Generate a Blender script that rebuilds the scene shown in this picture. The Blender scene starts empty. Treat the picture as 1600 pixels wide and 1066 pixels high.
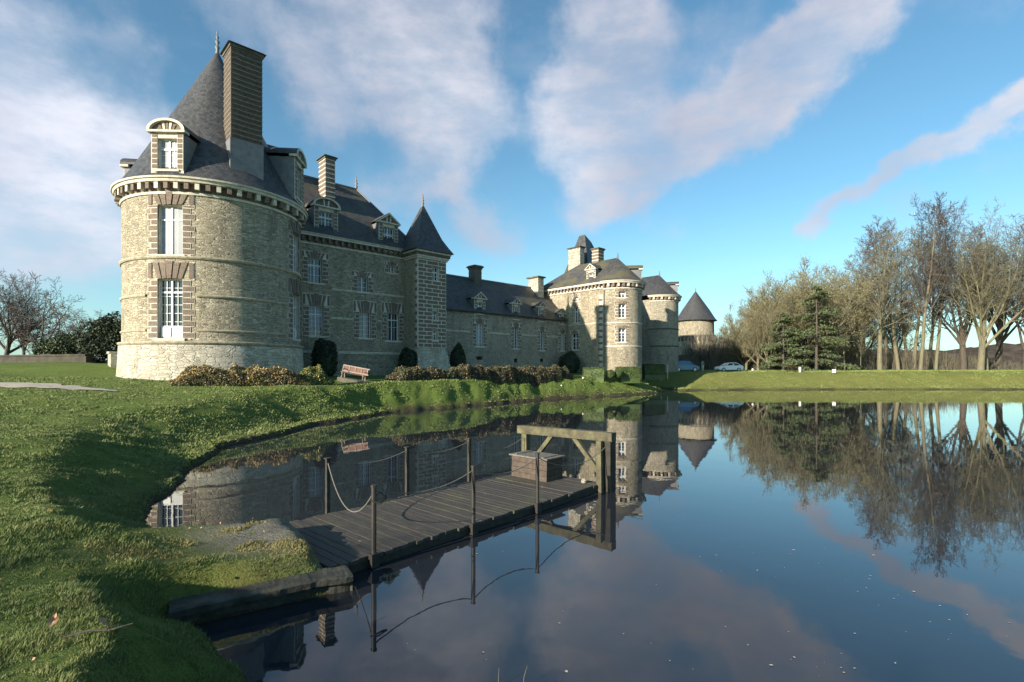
import bpy, bmesh, math, random
import numpy as np
from mathutils import Vector, Matrix
R = math.radians
sc = bpy.context.scene
col = sc.collection

# ------------------------------------------------------------------ camera
cam_d = bpy.data.cameras.new('camera'); cam = bpy.data.objects.new('camera', cam_d); col.objects.link(cam)
cam.location = (0, 0, 2.8); cam.rotation_euler = (R(90), 0, 0)
cam_d.lens = 18; cam_d.sensor_width = 36; cam_d.shift_y = 0.0262
cam_d.clip_start = 0.1; cam_d.clip_end = 5000
sc.camera = cam

# ------------------------------------------------------------------ sun, sky, exposure
SUN_EL = 18.6
SUN_DIR = Vector((-.7116, -.7029, 0)).normalized()          # horizontal direction towards the sun
SUN_AZ = math.degrees(math.atan2(SUN_DIR.x, SUN_DIR.y)) % 360
sd = bpy.data.lights.new('sun', 'SUN'); so = bpy.data.objects.new('sun', sd); col.objects.link(so)
sd.energy = 5.0; sd.angle = R(0.5); sd.color = (1.0, .885, .72)
tosun = Vector((SUN_DIR.x*math.cos(R(SUN_EL)), SUN_DIR.y*math.cos(R(SUN_EL)), math.sin(R(SUN_EL))))
so.rotation_euler = tosun.to_track_quat('Z', 'Y').to_euler(); so.location = (-60, -50, 60)

w = bpy.data.worlds.new('World'); sc.world = w; w.use_nodes = True
nt = w.node_tree; nt.nodes.clear()
def N(t, k, **kw):
    n = t.nodes.new(k)
    for a, b in kw.items():
        setattr(n, a, b)
    return n
def wire(t, n, i, v):
    if v is None: return
    if isinstance(v, bpy.types.NodeSocket): t.links.new(v, n.inputs[i])
    else: n.inputs[i].default_value = v
def M(t, op, a, b=None, c=None):
    n = N(t, 'ShaderNodeMath', operation=op)
    wire(t, n, 0, a); wire(t, n, 1, b); wire(t, n, 2, c)
    return n.outputs[0]
def VM(t, op, a, b=None, out=0):
    n = N(t, 'ShaderNodeVectorMath', operation=op)
    wire(t, n, 0, a); wire(t, n, 1, b)
    return n.outputs[out]
def MR(t, v, a, b, c=0, d=1, smooth=True):
    n = N(t, 'ShaderNodeMapRange', interpolation_type='SMOOTHSTEP' if smooth else 'LINEAR')
    wire(t, n, 0, v); n.inputs[1].default_value = a; n.inputs[2].default_value = b; n.inputs[3].default_value = c; n.inputs[4].default_value = d
    return n.outputs[0]
def MIX(t, f, a, b, mode='MIX'):
    n = N(t, 'ShaderNodeMix', data_type='RGBA', blend_type=mode)
    wire(t, n, 0, f)
    for i, v in ((6, a), (7, b)):
        if isinstance(v, tuple) and len(v) == 3: v = v + (1,)
        wire(t, n, i, v)
    return n.outputs[2]
def NOISE(t, vec, scale, det=4, rough=.55, out=0, dist=0.0):
    n = N(t, 'ShaderNodeTexNoise'); wire(t, n, 'Vector', vec)
    n.inputs['Scale'].default_value = scale; n.inputs['Detail'].default_value = det; n.inputs['Roughness'].default_value = rough
    n.inputs['Distortion'].default_value = dist
    return n.outputs[out]
def RAMP(t, f, stops):
    n = N(t, 'ShaderNodeValToRGB'); wire(t, n, 0, f)
    e = n.color_ramp.elements
    while len(e) < len(stops): e.new(.5)
    for i, (p, c) in enumerate(stops):
        e[i].position = p; e[i].color = c + (1,) if len(c) == 3 else c
    return n.outputs[0]

sky = N(nt, 'ShaderNodeTexSky', sky_type='NISHITA'); sky.sun_disc = False
sky.sun_elevation = R(SUN_EL); sky.sun_rotation = R(SUN_AZ); sky.altitude = 50; sky.air_density = 1.0; sky.dust_density = 0.6; sky.ozone_density = 1.6
tc = N(nt, 'ShaderNodeTexCoord'); dirv = VM(nt, 'NORMALIZE', tc.outputs['Generated'])
sx = N(nt, 'ShaderNodeSeparateXYZ'); wire(nt, sx, 0, dirv)
az = M(nt, 'ARCTAN2', sx.outputs[0], sx.outputs[1])
el = M(nt, 'ARCSINE', sx.outputs[2])
n1 = NOISE(nt, dirv, 3.6, 6, .6, out=1)
warp = VM(nt, 'MULTIPLY', VM(nt, 'SUBTRACT', n1, (.5, .5, .5)), (.26, .20, 0))
cx = N(nt, 'ShaderNodeCombineXYZ'); wire(nt, cx, 0, az); wire(nt, cx, 1, el)
pp = VM(nt, 'ADD', cx.outputs[0], warp)
def sp(px, py):            # a direction in the sky (azimuth, elevation)
    a = math.atan((px-800)/800); return (a, math.atan((575-py)/800*math.cos(a)), 0)
clouds = [  # from, to, half-width, softness, strength
    (sp(590, -60), sp(690, 170), .115, .14, .85), (sp(700, 60), sp(790, 190), .06, .10, .55),
    (sp(940, -60), sp(955, 180), .085, .11, .8), (sp(930, 120), sp(925, 320), .045, .09, .75),
    (sp(1390, -40), sp(1200, 150), .05, .06, .95), (sp(1215, 120), sp(960, 300), .050, .055, .95),
    (sp(1130, 60), sp(1010, 200), .05, .10, .35),
    (sp(1660, 165), sp(1400, 262), .010, .030, 1.0), (sp(1400, 262), sp(1270, 355), .005, .034, 1.0),
    (sp(-60, -10), sp(200, 60), .02, .08, .5), (sp(-80, 190), sp(170, 260), .09, .14, .95),
    (sp(-60, 390), sp(210, 385), .03, .09, .8), (sp(330, -20), sp(470, 110), .03, .10, .45),
    (sp(500, 80), sp(500, 210), .03, .09, .35),
    (sp(560, 300), sp(640, 330), .02, .07, .6), (sp(700, 310), sp(790, 400), .02, .07, .65), (sp(450, 70), sp(520, 200), .03, .08, .5), (sp(960, 340), sp(1080, 370), .01, .04, .3),
    (sp(1420, 300), sp(1700, 330), .02, .10, .3), (sp(120, -200), sp(900, -260), .06, .2, .5), (sp(1100, -300), sp(1800, -160), .06, .2, .5)]
keep = None; shade = None
for a, b, wd, sf, st in clouds:
    ba = (b[0]-a[0], b[1]-a[1], 0); L2 = ba[0]**2+ba[1]**2
    pa = VM(nt, 'SUBTRACT', pp, a)
    h = N(nt, 'ShaderNodeClamp'); wire(nt, h, 0, M(nt, 'DIVIDE', VM(nt, 'DOT_PRODUCT', pa, ba, out=1), L2))
    sc_n = N(nt, 'ShaderNodeVectorMath', operation='SCALE'); sc_n.inputs[0].default_value = ba; nt.links.new(h.outputs[0], sc_n.inputs[3])
    dist = VM(nt, 'DISTANCE', pa, sc_n.outputs[0], out=1)
    m = MR(nt, dist, wd-sf*.35, wd+sf*.65, st, 0)
    inv = M(nt, 'SUBTRACT', 1, m)
    keep = inv if keep is None else M(nt, 'MULTIPLY', keep, inv)
cmask = M(nt, 'SUBTRACT', 1, keep)
bil = NOISE(nt, cx.outputs[0], 11, 6, .6)
cmask = M(nt, 'MULTIPLY', MR(nt, M(nt, 'ADD', cmask, M(nt, 'MULTIPLY', M(nt, 'SUBTRACT', bil, .5), .75)), .06, .95, 0, 1), .95)
mp = N(nt, 'ShaderNodeMapping'); wire(nt, mp, 0, dirv); mp.inputs['Scale'].default_value = (1, 1, 2.5)
gen = MR(nt, NOISE(nt, mp.outputs[0], 2.2, 6, .6), .5, .75, 0, .5)
fine = MR(nt, NOISE(nt, mp.outputs[0], 6.5, 7, .62), .32, .7, .55, 1.08)
cmask = M(nt, 'MULTIPLY', M(nt, 'MAXIMUM', cmask, M(nt, 'MULTIPLY', gen, .5)), fine)
haze_h = MR(nt, el, 0, .30, .30, 0)
ccol = RAMP(nt, NOISE(nt, dirv, 3.3, 4, .5), [(.3, (2.7, 2.95, 3.7)), (.5, (3.6, 3.75, 4.35)), (.7, (4.7, 4.8, 5.3))])
leftlit = MR(nt, az, -.35, -.75, .95, 1.12)
ccol = VM(nt, 'MULTIPLY', ccol, VM(nt, 'ADD', leftlit, (0, 0, 0)))
skc = MIX(nt, haze_h, VM(nt, 'MULTIPLY', sky.outputs[0], (.68, 1.0, 1.02)), (3.6, 5.0, 5.9))
mixc = MIX(nt, cmask, skc, ccol)
bg = N(nt, 'ShaderNodeBackground'); wire(nt, bg, 0, mixc); bg.inputs[1].default_value = 0.084
wo = N(nt, 'ShaderNodeOutputWorld'); nt.links.new(bg.outputs[0], wo.inputs[0])
w.cycles.sampling_method = 'MANUAL'; w.cycles.sample_map_resolution = 512

sc.view_settings.view_transform = 'Standard'; sc.view_settings.look = 'None'
sc.view_settings.exposure = 1.15; sc.view_settings.gamma = 1
try:
    sc.cycles.max_bounces = 5; sc.cycles.diffuse_bounces = 2; sc.cycles.glossy_bounces = 3
except Exception: pass

# ------------------------------------------------------------------ materials
MATS = {}
def mat(name, color=None, rough=.8, metal=0, spec=.5, fn=None):
    m = bpy.data.materials.new(name); m.use_nodes = True; t = m.node_tree
    b = t.nodes['Principled BSDF']; b.inputs['Roughness'].default_value = rough; b.inputs['Metallic'].default_value = metal
    b.inputs['Specular IOR Level'].default_value = spec
    if color: b.inputs['Base Color'].default_value = color + (1,)
    if fn: fn(t, b)
    MATS[name] = m; return m
def bump(t, b, h, strength=.5, dist=.02):
    n = N(t, 'ShaderNodeBump'); n.inputs['Strength'].default_value = strength; n.inputs['Distance'].default_value = dist
    wire(t, n, 'Height', h); t.links.new(n.outputs[0], b.inputs['Normal'])
def base(t, b, c): t.links.new(c, b.inputs['Base Color'])
def uvv(t, sx=1, sy=1):
    n = N(t, 'ShaderNodeTexCoord'); m = N(t, 'ShaderNodeMapping'); t.links.new(n.outputs['UV'], m.inputs[0]); m.inputs['Scale'].default_value = (sx, sy, 1)
    return m.outputs[0]
def posv(t):
    return N(t, 'ShaderNodeNewGeometry').outputs['Position']
def objv(t):
    return N(t, 'ShaderNodeTexCoord').outputs['Object']
def noisy(c1, c2, scale=6, bs=.3, bd=.01, det=5, lo=.3, hi=.7, obj=False):
    def f(t, b):
        n = NOISE(t, objv(t) if obj else posv(t), scale, det, .62)
        base(t, b, RAMP(t, n, [(lo, c1), (hi, c2)])); bump(t, b, n, bs, bd)
    return f
def rubble(c1, c2, c3, mortar, sx=3.2, sy=7.5, mort=.10):
    def f(t, b):
        v = uvv(t, sx, sy)
        wv = VM(t, 'ADD', v, VM(t, 'MULTIPLY', VM(t, 'SUBTRACT', NOISE(t, v, 1.6, 2, .5, out=1), (.5, .5, .5)), (.7, .5, 0)))
        vo = N(t, 'ShaderNodeTexVoronoi', feature='F1'); wire(t, vo, 'Vector', wv); vo.inputs['Scale'].default_value = 1; vo.inputs['Randomness'].default_value = .8
        ve = N(t, 'ShaderNodeTexVoronoi', feature='DISTANCE_TO_EDGE'); wire(t, ve, 'Vector', wv); ve.inputs['Scale'].default_value = 1; ve.inputs['Randomness'].default_value = .8
        sp_ = N(t, 'ShaderNodeSeparateColor'); wire(t, sp_, 0, vo.outputs['Color'])
        c = RAMP(t, sp_.outputs[0], [(0, c3), (.25, c1), (.6, c2), (1, c1)])
        big = NOISE(t, posv(t), .35, 4, .6)
        c = MIX(t, MR(t, big, .35, .7, 0, .45), c, c3)
        grime = NOISE(t, uvv(t, .9, .25), 1.5, 5, .65)
        c = MIX(t, MR(t, grime, .45, .7, 0, .65), c, tuple(x*.55 for x in c3))
        fin = NOISE(t, posv(t), 14, 4, .7)
        c = MIX(t, MR(t, fin, .3, .75, .0, .35), c, tuple(x*.5 for x in c3))
        em = MR(t, ve.outputs[0], .02, mort, 1, 0)
        c = MIX(t, M(t, 'MULTIPLY', em, .75), c, mortar)
        base(t, b, c)
        c = MIX(t, MR(t, NOISE(t, uvv(t, .6, 1.2), 5, 3, .6), .62, .7, 0, .7), c, tuple(x*.35 for x in c3)); base(t, b, c)
        hgt = M(t, 'ADD', M(t, 'MULTIPLY', M(t, 'SUBTRACT', 1, em), M(t, 'ADD', .6, M(t, 'MULTIPLY', sp_.outputs[1], .8))), M(t, 'MULTIPLY', fin, .5))
        bump(t, b, hgt, 1.0, .075)
    return f
mat('rubble', rough=.9, fn=rubble((.385, .33, .225), (.54, .475, .34), (.24, .205, .145), (.44, .40, .32)))
mat('plinth_stone', rough=.9, fn=rubble((.50, .47, .38), (.60, .57, .48), (.36, .32, .24), (.50, .46, .38), 2.0, 4.5, .07))
mat('rubble_grey', rough=.92, fn=rubble((.39, .355, .275), (.52, .47, .37), (.25, .225, .17), (.43, .39, .31)))
def f_stone(t, b):
    n = NOISE(t, posv(t), 3, 6, .65); n2 = NOISE(t, posv(t), 22, 4, .6)
    c = RAMP(t, n, [(.3, (.38, .34, .26)), (.55, (.56, .52, .43)), (.75, (.63, .60, .52))])
    c = MIX(t, MR(t, n2, .5, .8, 0, .4), c, (.22, .19, .14)); base(t, b, c); bump(t, b, n2, .4, .01)
mat('pale_stone', rough=.85, fn=f_stone)
mat('ledge_stone', rough=.9, fn=noisy((.20, .175, .125), (.46, .41, .31), 4, .6, .02, 6))
def f_brick(t, b):
    v = uvv(t)
    br = N(t, 'ShaderNodeTexBrick'); wire(t, br, 'Vector', v); br.inputs['Scale'].default_value = 1
    br.inputs['Brick Width'].default_value = .22; br.inputs['Row Height'].default_value = .075; br.inputs['Mortar Size'].default_value = .008
    br.inputs['Color1'].default_value = (.17, .115, .09, 1); br.inputs['Color2'].default_value = (.10, .075, .062, 1); br.inputs['Mortar'].default_value = (.26, .22, .17, 1)
    n = NOISE(t, posv(t), 2.5, 5, .65)
    base(t, b, MIX(t, MR(t, n, .45, .7, 0, .55), br.outputs[0], (.09, .075, .062))); bump(t, b, br.outputs[1], .5, -.008)
mat('brick', rough=.9, fn=f_brick)
mat('dark_brick', rough=.95, fn=noisy((.045, .035, .028), (.11, .085, .065), 6, .8, .02, 7))
mat('brick_band', rough=.9, fn=noisy((.10, .085, .07), (.20, .175, .14), 5, .5, .01))
def f_slate(moss):
    def f(t, b):
        v = uvv(t)
        br = N(t, 'ShaderNodeTexBrick'); wire(t, br, 'Vector', v); br.inputs['Scale'].default_value = 1
        br.inputs['Brick Width'].default_value = .24; br.inputs['Row Height'].default_value = .19; br.inputs['Mortar Size'].default_value = .012
        br.inputs['Color1'].default_value = (.075, .074, .074, 1); br.inputs['Color2'].default_value = (.030, .031, .033, 1); br.inputs['Mortar'].default_value = (.015, .015, .018, 1)
        n = NOISE(t, posv(t), .6, 5, .65); n2 = NOISE(t, posv(t), 5, 5, .7)
        c = MIX(t, MR(t, n2, .45, .8, 0, .6), br.outputs[0], (.10, .10, .105))
        if moss:
            c = MIX(t, MR(t, n, .42, .72, 0, moss), c, (.085, .078, .045))
            c = MIX(t, MR(t, n2, .62, .78, 0, moss*.8), c, (.14, .125, .07))
        base(t, b, c); bump(t, b, M(t, 'ADD', br.outputs[1], M(t, 'MULTIPLY', n2, .6)), .5, -.012)
    return f
mat('slate', rough=.5, fn=f_slate(0)); mat('mossy_slate', rough=.6, fn=f_slate(.75))
mat('brown_slate', rough=.8, fn=f_slate(1.6))
mat('lead', rough=.55, metal=.0, fn=noisy((.10, .105, .11), (.17, .175, .18), 3))
mat('white_paint', rough=.5, fn=noisy((.58, .59, .60), (.68, .68, .68), 5, .1))
mat('white_shutter', rough=.6, fn=noisy((.24, .255, .28), (.30, .315, .335), 2, .1))
mat('glass', (.02, .025, .035), rough=.04, spec=.9)
mat('dark_void', (.012, .012, .014), rough=.9)
mat('iron', rough=.6, fn=noisy((.008, .008, .008), (.03, .023, .018), 30, .3, .003))
mat('rope', rough=.85, fn=noisy((.09, .085, .07), (.17, .16, .13), 40, .4, .003))
def f_deck(t, b):
    tcn = N(t, 'ShaderNodeTexCoord'); mpn = N(t, 'ShaderNodeMapping'); t.links.new(tcn.outputs['UV'], mpn.inputs[0]); mpn.inputs['Scale'].default_value = (14, 1.0, 1)
    g = NOISE(t, mpn.outputs[0], 3, 6, .65); big = NOISE(t, posv(t), 1.3, 4, .6); sp_ = NOISE(t, posv(t), 17, 3, .5)
    c = RAMP(t, g, [(.3, (.020, .018, .015)), (.55, (.048, .042, .036)), (.75, (.10, .092, .08))])
    c = MIX(t, MR(t, big, .5, .72, 0, .55), c, (.07, .075, .03))
    c = MIX(t, MR(t, sp_, .68, .74, 0, .55), c, (.28, .27, .23))
    base(t, b, c); bump(t, b, g, .6, .006)
mat('deck_wood', rough=.75, fn=f_deck)
def f_mossw(t, b):
    v = objv(t); n = NOISE(t, v, 4, 6, .65); n2 = NOISE(t, v, 30, 4, .6)
    c = RAMP(t, n, [(.3, (.04, .034, .024)), (.5, (.085, .078, .045)), (.7, (.15, .14, .065))])
    c = MIX(t, MR(t, n2, .45, .75, 0, .6), c, (.04, .033, .02)); base(t, b, c); bump(t, b, M(t, 'ADD', n, n2), .5, .01)
mat('mossy_wood', rough=.9, fn=f_mossw)
mat('crate_wood', rough=.8, fn=noisy((.038, .028, .021), (.09, .066, .05), 9, .4, .006, obj=True))
mat('crate_lid', rough=.7, fn=noisy((.08, .075, .062), (.17, .16, .135), 8, .3, .005))
mat('dark_wood', rough=.85, fn=noisy((.014, .013, .010), (.042, .037, .026), 8, .4, .006))
mat('quay_stone', rough=.85, fn=noisy((.012, .013, .010), (.075, .072, .055), 5, .8, .04, 7))
def f_bark(c1, c2, moss=0):
    def f(t, b):
        v = objv(t); mpn = N(t, 'ShaderNodeMapping'); t.links.new(v, mpn.inputs[0]); mpn.inputs['Scale'].default_value = (3, 3, .7)
        n = NOISE(t, mpn.outputs[0], 2, 6, .7)
        c = RAMP(t, n, [(.3, c1), (.7, c2)])
        if moss: c = MIX(t, MR(t, NOISE(t, v, .5, 3, .5), .4, .65, 0, moss), c, (.14, .14, .05))
        base(t, b, c); bump(t, b, n, .7, .04)
    return f
mat('bark_pale', rough=.9, fn=f_bark((.08, .07, .046), (.19, .17, .12), .6))
mat('bark_dark', rough=.9, fn=f_bark((.04, .033, .025), (.10, .085, .065)))
mat('twig_tan', rough=.9, fn=noisy((.10, .094, .06), (.185, .17, .112), .3, 0))
mat('twig_dark', rough=.9, fn=noisy((.05, .042, .04), (.11, .092, .08), .3, 0))
def f_leaf(c1, c2, c3, tr=.25):
    def f(t, b):
        g = N(t, 'ShaderNodeNewGeometry'); n = NOISE(t, g.outputs['Position'], 1.1, 3, .6); n2 = NOISE(t, g.outputs['Position'], 9, 2, .5)
        c = RAMP(t, n, [(.35, c1), (.62, c2)]); c = MIX(t, MR(t, n2, .5, .7, 0, .8), c, c3)
        base(t, b, c); b.inputs['Roughness'].default_value = .65
    return f
mat('yew_leaf', fn=f_leaf((.012, .022, .010), (.022, .038, .014), (.018, .03, .014)))
mat('hedge_leaf', fn=f_leaf((.045, .075, .018), (.075, .11, .028), (.04, .06, .016)))
mat('bush_leaf', fn=f_leaf((.02, .04, .012), (.045, .07, .02), (.035, .045, .02)))
mat('conifer_leaf', fn=f_leaf((.055, .075, .03), (.09, .115, .045), (.04, .055, .025)))
mat('olive_leaf', fn=f_leaf((.15, .135, .06), (.22, .19, .09), (.11, .115, .04)))
mat('tan_leaf', fn=f_leaf((.20, .13, .06), (.34, .25, .12), (.10, .06, .03)))
mat('green_leaf', fn=f_leaf((.09, .13, .03), (.17, .20, .05), (.05, .08, .02)))
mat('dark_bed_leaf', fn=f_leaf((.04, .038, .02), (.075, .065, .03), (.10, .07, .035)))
mat('ochre_leaf', fn=f_leaf((.35, .24, .07), (.45, .34, .12), (.25, .15, .05)))
mat('deadleaf', fn=f_leaf((.30, .14, .07), (.42, .24, .13), (.2, .1, .05)))
mat('fleck', rough=.6, fn=f_leaf((.30, .26, .18), (.5, .46, .38), (.6, .58, .5)))
mat('tyre', (.02, .02, .02), rough=.8); mat('rim', (.5, .5, .5), rough=.35, metal=.6)
mat('paint_white', (.74, .75, .76), rough=.25, spec=.6); mat('paint_blue', (.05, .12, .21), rough=.22, metal=.2, spec=.7)
mat('car_glass', (.015, .018, .02), rough=.05, spec=.9); mat('lamp_glass', (.7, .7, .68), rough=.15)
mat('red_glass', (.35, .02, .02), rough=.2)
mat('bench_wood', rough=.8, fn=noisy((.10, .052, .038), (.18, .095, .07), 12, .3, .006))
mat('bench_pale', rough=.8, fn=noisy((.19, .15, .12), (.34, .29, .24), 10, .3, .006))
mat('skin', (.45, .28, .20), rough=.6); mat('hair', (.05, .035, .025), rough=.8)
mat('jacket', rough=.9, fn=noisy((.14, .15, .13), (.24, .24, .21), 9)); mat('trousers', (.55, .54, .50), rough=.9)
def f_water(t, b):
    p = posv(t)
    mpn = N(t, 'ShaderNodeMapping'); t.links.new(p, mpn.inputs[0]); mpn.inputs['Scale'].default_value = (1, 1, 1)
    n = NOISE(t, mpn.outputs[0], .9, 3, .5); n2 = NOISE(t, mpn.outputs[0], 5, 2, .5)
    h = M(t, 'ADD', n, M(t, 'MULTIPLY', n2, .12))
    bump(t, b, h, .18, .012)
    b.inputs['IOR'].default_value = 1.7
    base(t, b, RAMP(t, NOISE(t, p, .25, 3, .5), [(.3, (.014, .017, .022)), (.7, (.021, .024, .030))]))
mat('water', rough=.012, fn=f_water)
def f_ground(t, b):
    p = posv(t); att = N(t, 'ShaderNodeAttribute'); att.attribute_name = 'mask'
    sp_ = N(t, 'ShaderNodeSeparateColor'); wire(t, sp_, 0, att.outputs['Color'])
    n = NOISE(t, p, .45, 5, .6); n2 = NOISE(t, p, 3.0, 6, .7); n3 = NOISE(t, p, 38, 4, .7)
    mps = N(t, 'ShaderNodeMapping'); t.links.new(p, mps.inputs[0]); mps.inputs['Scale'].default_value = (5, 14, 8); mps.inputs['Rotation'].default_value = (0, 0, .5)
    n4 = NOISE(t, mps.outputs[0], 1.2, 5, .7)
    c = RAMP(t, n, [(.3, (.10, .155, .030)), (.5, (.14, .20, .042)), (.72, (.20, .24, .06))])
    c = MIX(t, MR(t, n2, .35, .75, 0, .6), c, (.15, .17, .045))
    c = MIX(t, MR(t, n4, .4, .7, 0, .55), c, (.03, .065, .012))
    c = MIX(t, MR(t, n3, .35, .7, 0, .5), c, (.03, .055, .012))
    c = MIX(t, M(t, 'MULTIPLY', sp_.outputs[2], MR(t, n2, .3, .6, .2, .8)), c, (.21, .19, .06))     # yellowish far lawn
    soilc = RAMP(t, n3, [(.3, (.02, .015, .010)), (.7, (.09, .07, .045))])
    soil = M(t, 'MULTIPLY', sp_.outputs[1], MR(t, n2, .25, .55, .5, 1))
    c = MIX(t, soil, c, soilc)
    grv = RAMP(t, n3, [(.35, (.10, .095, .07)), (.7, (.32, .30, .25))])
    c = MIX(t, M(t, 'MULTIPLY', sp_.outputs[0], MR(t, n2, .30, .44, 0, 1)), c, grv)
    base(t, b, c); bump(t, b, M(t, 'ADD', M(t, 'ADD', n3, n2), M(t, 'MULTIPLY', n4, 1.5)), .9, .05)
mat('grass_ground', rough=.95, spec=.15, fn=f_ground)
mat('gravel', rough=.95, fn=noisy((.22, .20, .16), (.42, .38, .32), 25, .4, .01))
def f_blade(t, b):
    n = NOISE(t, posv(t), .8, 4, .6); n2 = NOISE(t, posv(t), 25, 2, .5)
    c = RAMP(t, n, [(.25, (.085, .125, .034)), (.5, (.145, .19, .052)), (.75, (.24, .255, .09))]); c = MIX(t, MR(t, n2, .5, .7, 0, .7), c, (.21, .20, .08)); c = MIX(t, MR(t, NOISE(t, posv(t), 3.1, 4, .6), .55, .75, 0, .6), c, (.13, .12, .05))
    base(t, b, c)
mat('blade', rough=.6, spec=.3, fn=f_blade)
mat('blade_dry', rough=.7, fn=noisy((.14, .12, .03), (.30, .26, .09), 6, 0))
mat('wood_hill', rough=1, spec=0, fn=noisy((.035, .030, .028), (.085, .07, .058), .12, .8, 1.5, 8, .35, .65))
mat('wall_dark', rough=.95, fn=noisy((.025, .022, .016), (.065, .055, .042), 1.5, .5, .04))
mat('wall_old', rough=.9, fn=noisy((.05, .048, .04), (.13, .12, .095), 1.5, .5, .04))

# ------------------------------------------------------------------ object helpers
def link(o, parent=None):
    col.objects.link(o)
    if parent: o.parent = parent
    return o
def tag(o, label=None, cat=None, group=None, kind=None):
    if label: o['label'] = label
    if cat: o['category'] = cat
    if group: o['group'] = group
    if kind: o['kind'] = kind
    return o
def empty(name, loc=(0, 0, 0), rz=0, **kw):
    o = bpy.data.objects.new(name, None); o.location = loc; o.rotation_euler = (0, 0, rz); o.empty_display_size = .3
    link(o); tag(o, **kw); return o
def copy_tree(o, parent=None):
    c = o.copy(); col.objects.link(c)
    if parent: c.parent = parent
    for ch in list(o.children): copy_tree(ch, c)
    return c
class MB:
    def __init__(s): s.v = []; s.f = []; s.m = []; s.uv = []; s.sm = []
    def face(s, pts, mi=0, uv=None, smooth=False):
        i = len(s.v); s.v.extend([tuple(p) for p in pts]); s.f.append(tuple(range(i, i+len(pts)))); s.m.append(mi); s.uv.append(uv); s.sm.append(smooth)
    def hexa(s, p, mi=0):     # p: 8 points, 0-3 one side, 4-7 the opposite side
        for q in ((3, 2, 1, 0), (4, 5, 6, 7), (0, 1, 5, 4), (1, 2, 6, 5), (2, 3, 7, 6), (3, 0, 4, 7)): s.face([p[k] for k in q], mi)
    def box(s, x0, x1, y0, y1, z0, z1, mi=0):
        s.hexa([(x0, y0, z0), (x1, y0, z0), (x1, y1, z0), (x0, y1, z0), (x0, y0, z1), (x1, y0, z1), (x1, y1, z1), (x0, y1, z1)], mi)
    def blk(s, P, u0, u1, v0, v1, o0, o1, mi=0):
        s.hexa([P(u0, v0, o0), P(u1, v0, o0), P(u1, v0, o1), P(u0, v0, o1), P(u0, v1, o0), P(u1, v1, o0), P(u1, v1, o1), P(u0, v1, o1)], mi)
    def blk4(s, P, q, o0, o1, mi=0):
        s.hexa([P(u, v, o0) for u, v in q]+[P(u, v, o1) for u, v in q], mi)
    def beam(s, a, b, wd, ht, mi=0):
        a = Vector(a); b = Vector(b); d = (b-a).normalized(); up = Vector((0, 0, 1)) if abs(d.z) < .95 else Vector((1, 0, 0))
        x = d.cross(up).normalized()*wd/2; y = x.cross(d).normalized()*ht/2
        s.hexa([a-x-y, a+x-y, a+x+y, a-x+y, b-x-y, b+x-y, b+x+y, b-x+y], mi)
    def tube(s, pts, rad, n=8, mi=0, cap=True):
        pts = [Vector(p) for p in pts]; rings = []
        if not isinstance(rad, (list, tuple)): rad = [rad]*len(pts)
        prev = None
        for i, p in enumerate(pts):
            d = (pts[min(i+1, len(pts)-1)]-pts[max(i-1, 0)]).normalized()
            ref = prev if prev else (Vector((1, 0, 0)) if abs(d.x) < .9 else Vector((0, 1, 0)))
            x = (ref-d*ref.dot(d)).normalized(); y = d.cross(x); prev = x
            rings.append([p+(x*math.cos(2*math.pi*k/n)+y*math.sin(2*math.pi*k/n))*rad[i] for k in range(n)])
        for a, b in zip(rings, rings[1:]):
            for k in range(n): s.face([a[k], a[(k+1) % n], b[(k+1) % n], b[k]], mi, smooth=True)
        if cap: s.face(rings[0][::-1], mi); s.face(rings[-1], mi)
    def lathe(s, cx, cy, prof, n=64, a0=0, a1=360, mi=0, smooth=True):
        L = 0; acc = [0]
        for (r0, z0), (r1, z1) in zip(prof, prof[1:]): L += math.hypot(r1-r0, z1-z0); acc.append(L)
        for j in range(len(prof)-1):
            (r0, z0), (r1, z1) = prof[j], prof[j+1]; rm = max(r0, r1)
            for k in range(n):
                t0 = R(a0+(a1-a0)*k/n); t1 = R(a0+(a1-a0)*(k+1)/n)
                q = [(cx+r0*math.cos(t0), cy+r0*math.sin(t0), z0), (cx+r0*math.cos(t1), cy+r0*math.sin(t1), z0), (cx+r1*math.cos(t1), cy+r1*math.sin(t1), z1), (cx+r1*math.cos(t0), cy+r1*math.sin(t0), z1)]
                uv = [(t0*rm, acc[j]), (t1*rm, acc[j]), (t1*rm, acc[j+1]), (t0*rm, acc[j+1])]
                if r1 < 1e-4: q = q[:3]; uv = uv[:3]
                if r0 < 1e-4: q = [q[0], q[2], q[3]]; uv = [uv[0], uv[2], uv[3]]
                s.face(q, mi, uv, smooth)
    def wall(s, P, us, vs, ops, depth, mi=0, rmi=0, smooth=False):
        us = sorted(set([round(x, 4) for x in us]+[round(x, 4) for o in ops for x in o[:2]])); vs = sorted(set([round(x, 4) for x in vs]+[round(x, 4) for o in ops for x in o[2:4]]))
        for a, b in zip(us, us[1:]):
            for c, d in zip(vs, vs[1:]):
                um, vm = (a+b)/2, (c+d)/2
                if any(o[0] < um < o[1] and o[2] < vm < o[3] for o in ops): continue
                s.face([P(a, c, 0), P(b, c, 0), P(b, d, 0), P(a, d, 0)], mi, [(a, c), (b, c), (b, d), (a, d)], smooth)
        for (a, b, c, d) in ops:
            s.face([P(a, c, 0), P(a, c, depth), P(a, d, depth), P(a, d, 0)], rmi); s.face([P(b, c, 0), P(b, c, depth), P(b, d, depth), P(b, d, 0)], rmi)
            s.face([P(a, c, 0), P(b, c, 0), P(b, c, depth), P(a, c, depth)], rmi); s.face([P(a, d, 0), P(b, d, 0), P(b, d, depth), P(a, d, depth)], rmi)
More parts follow.
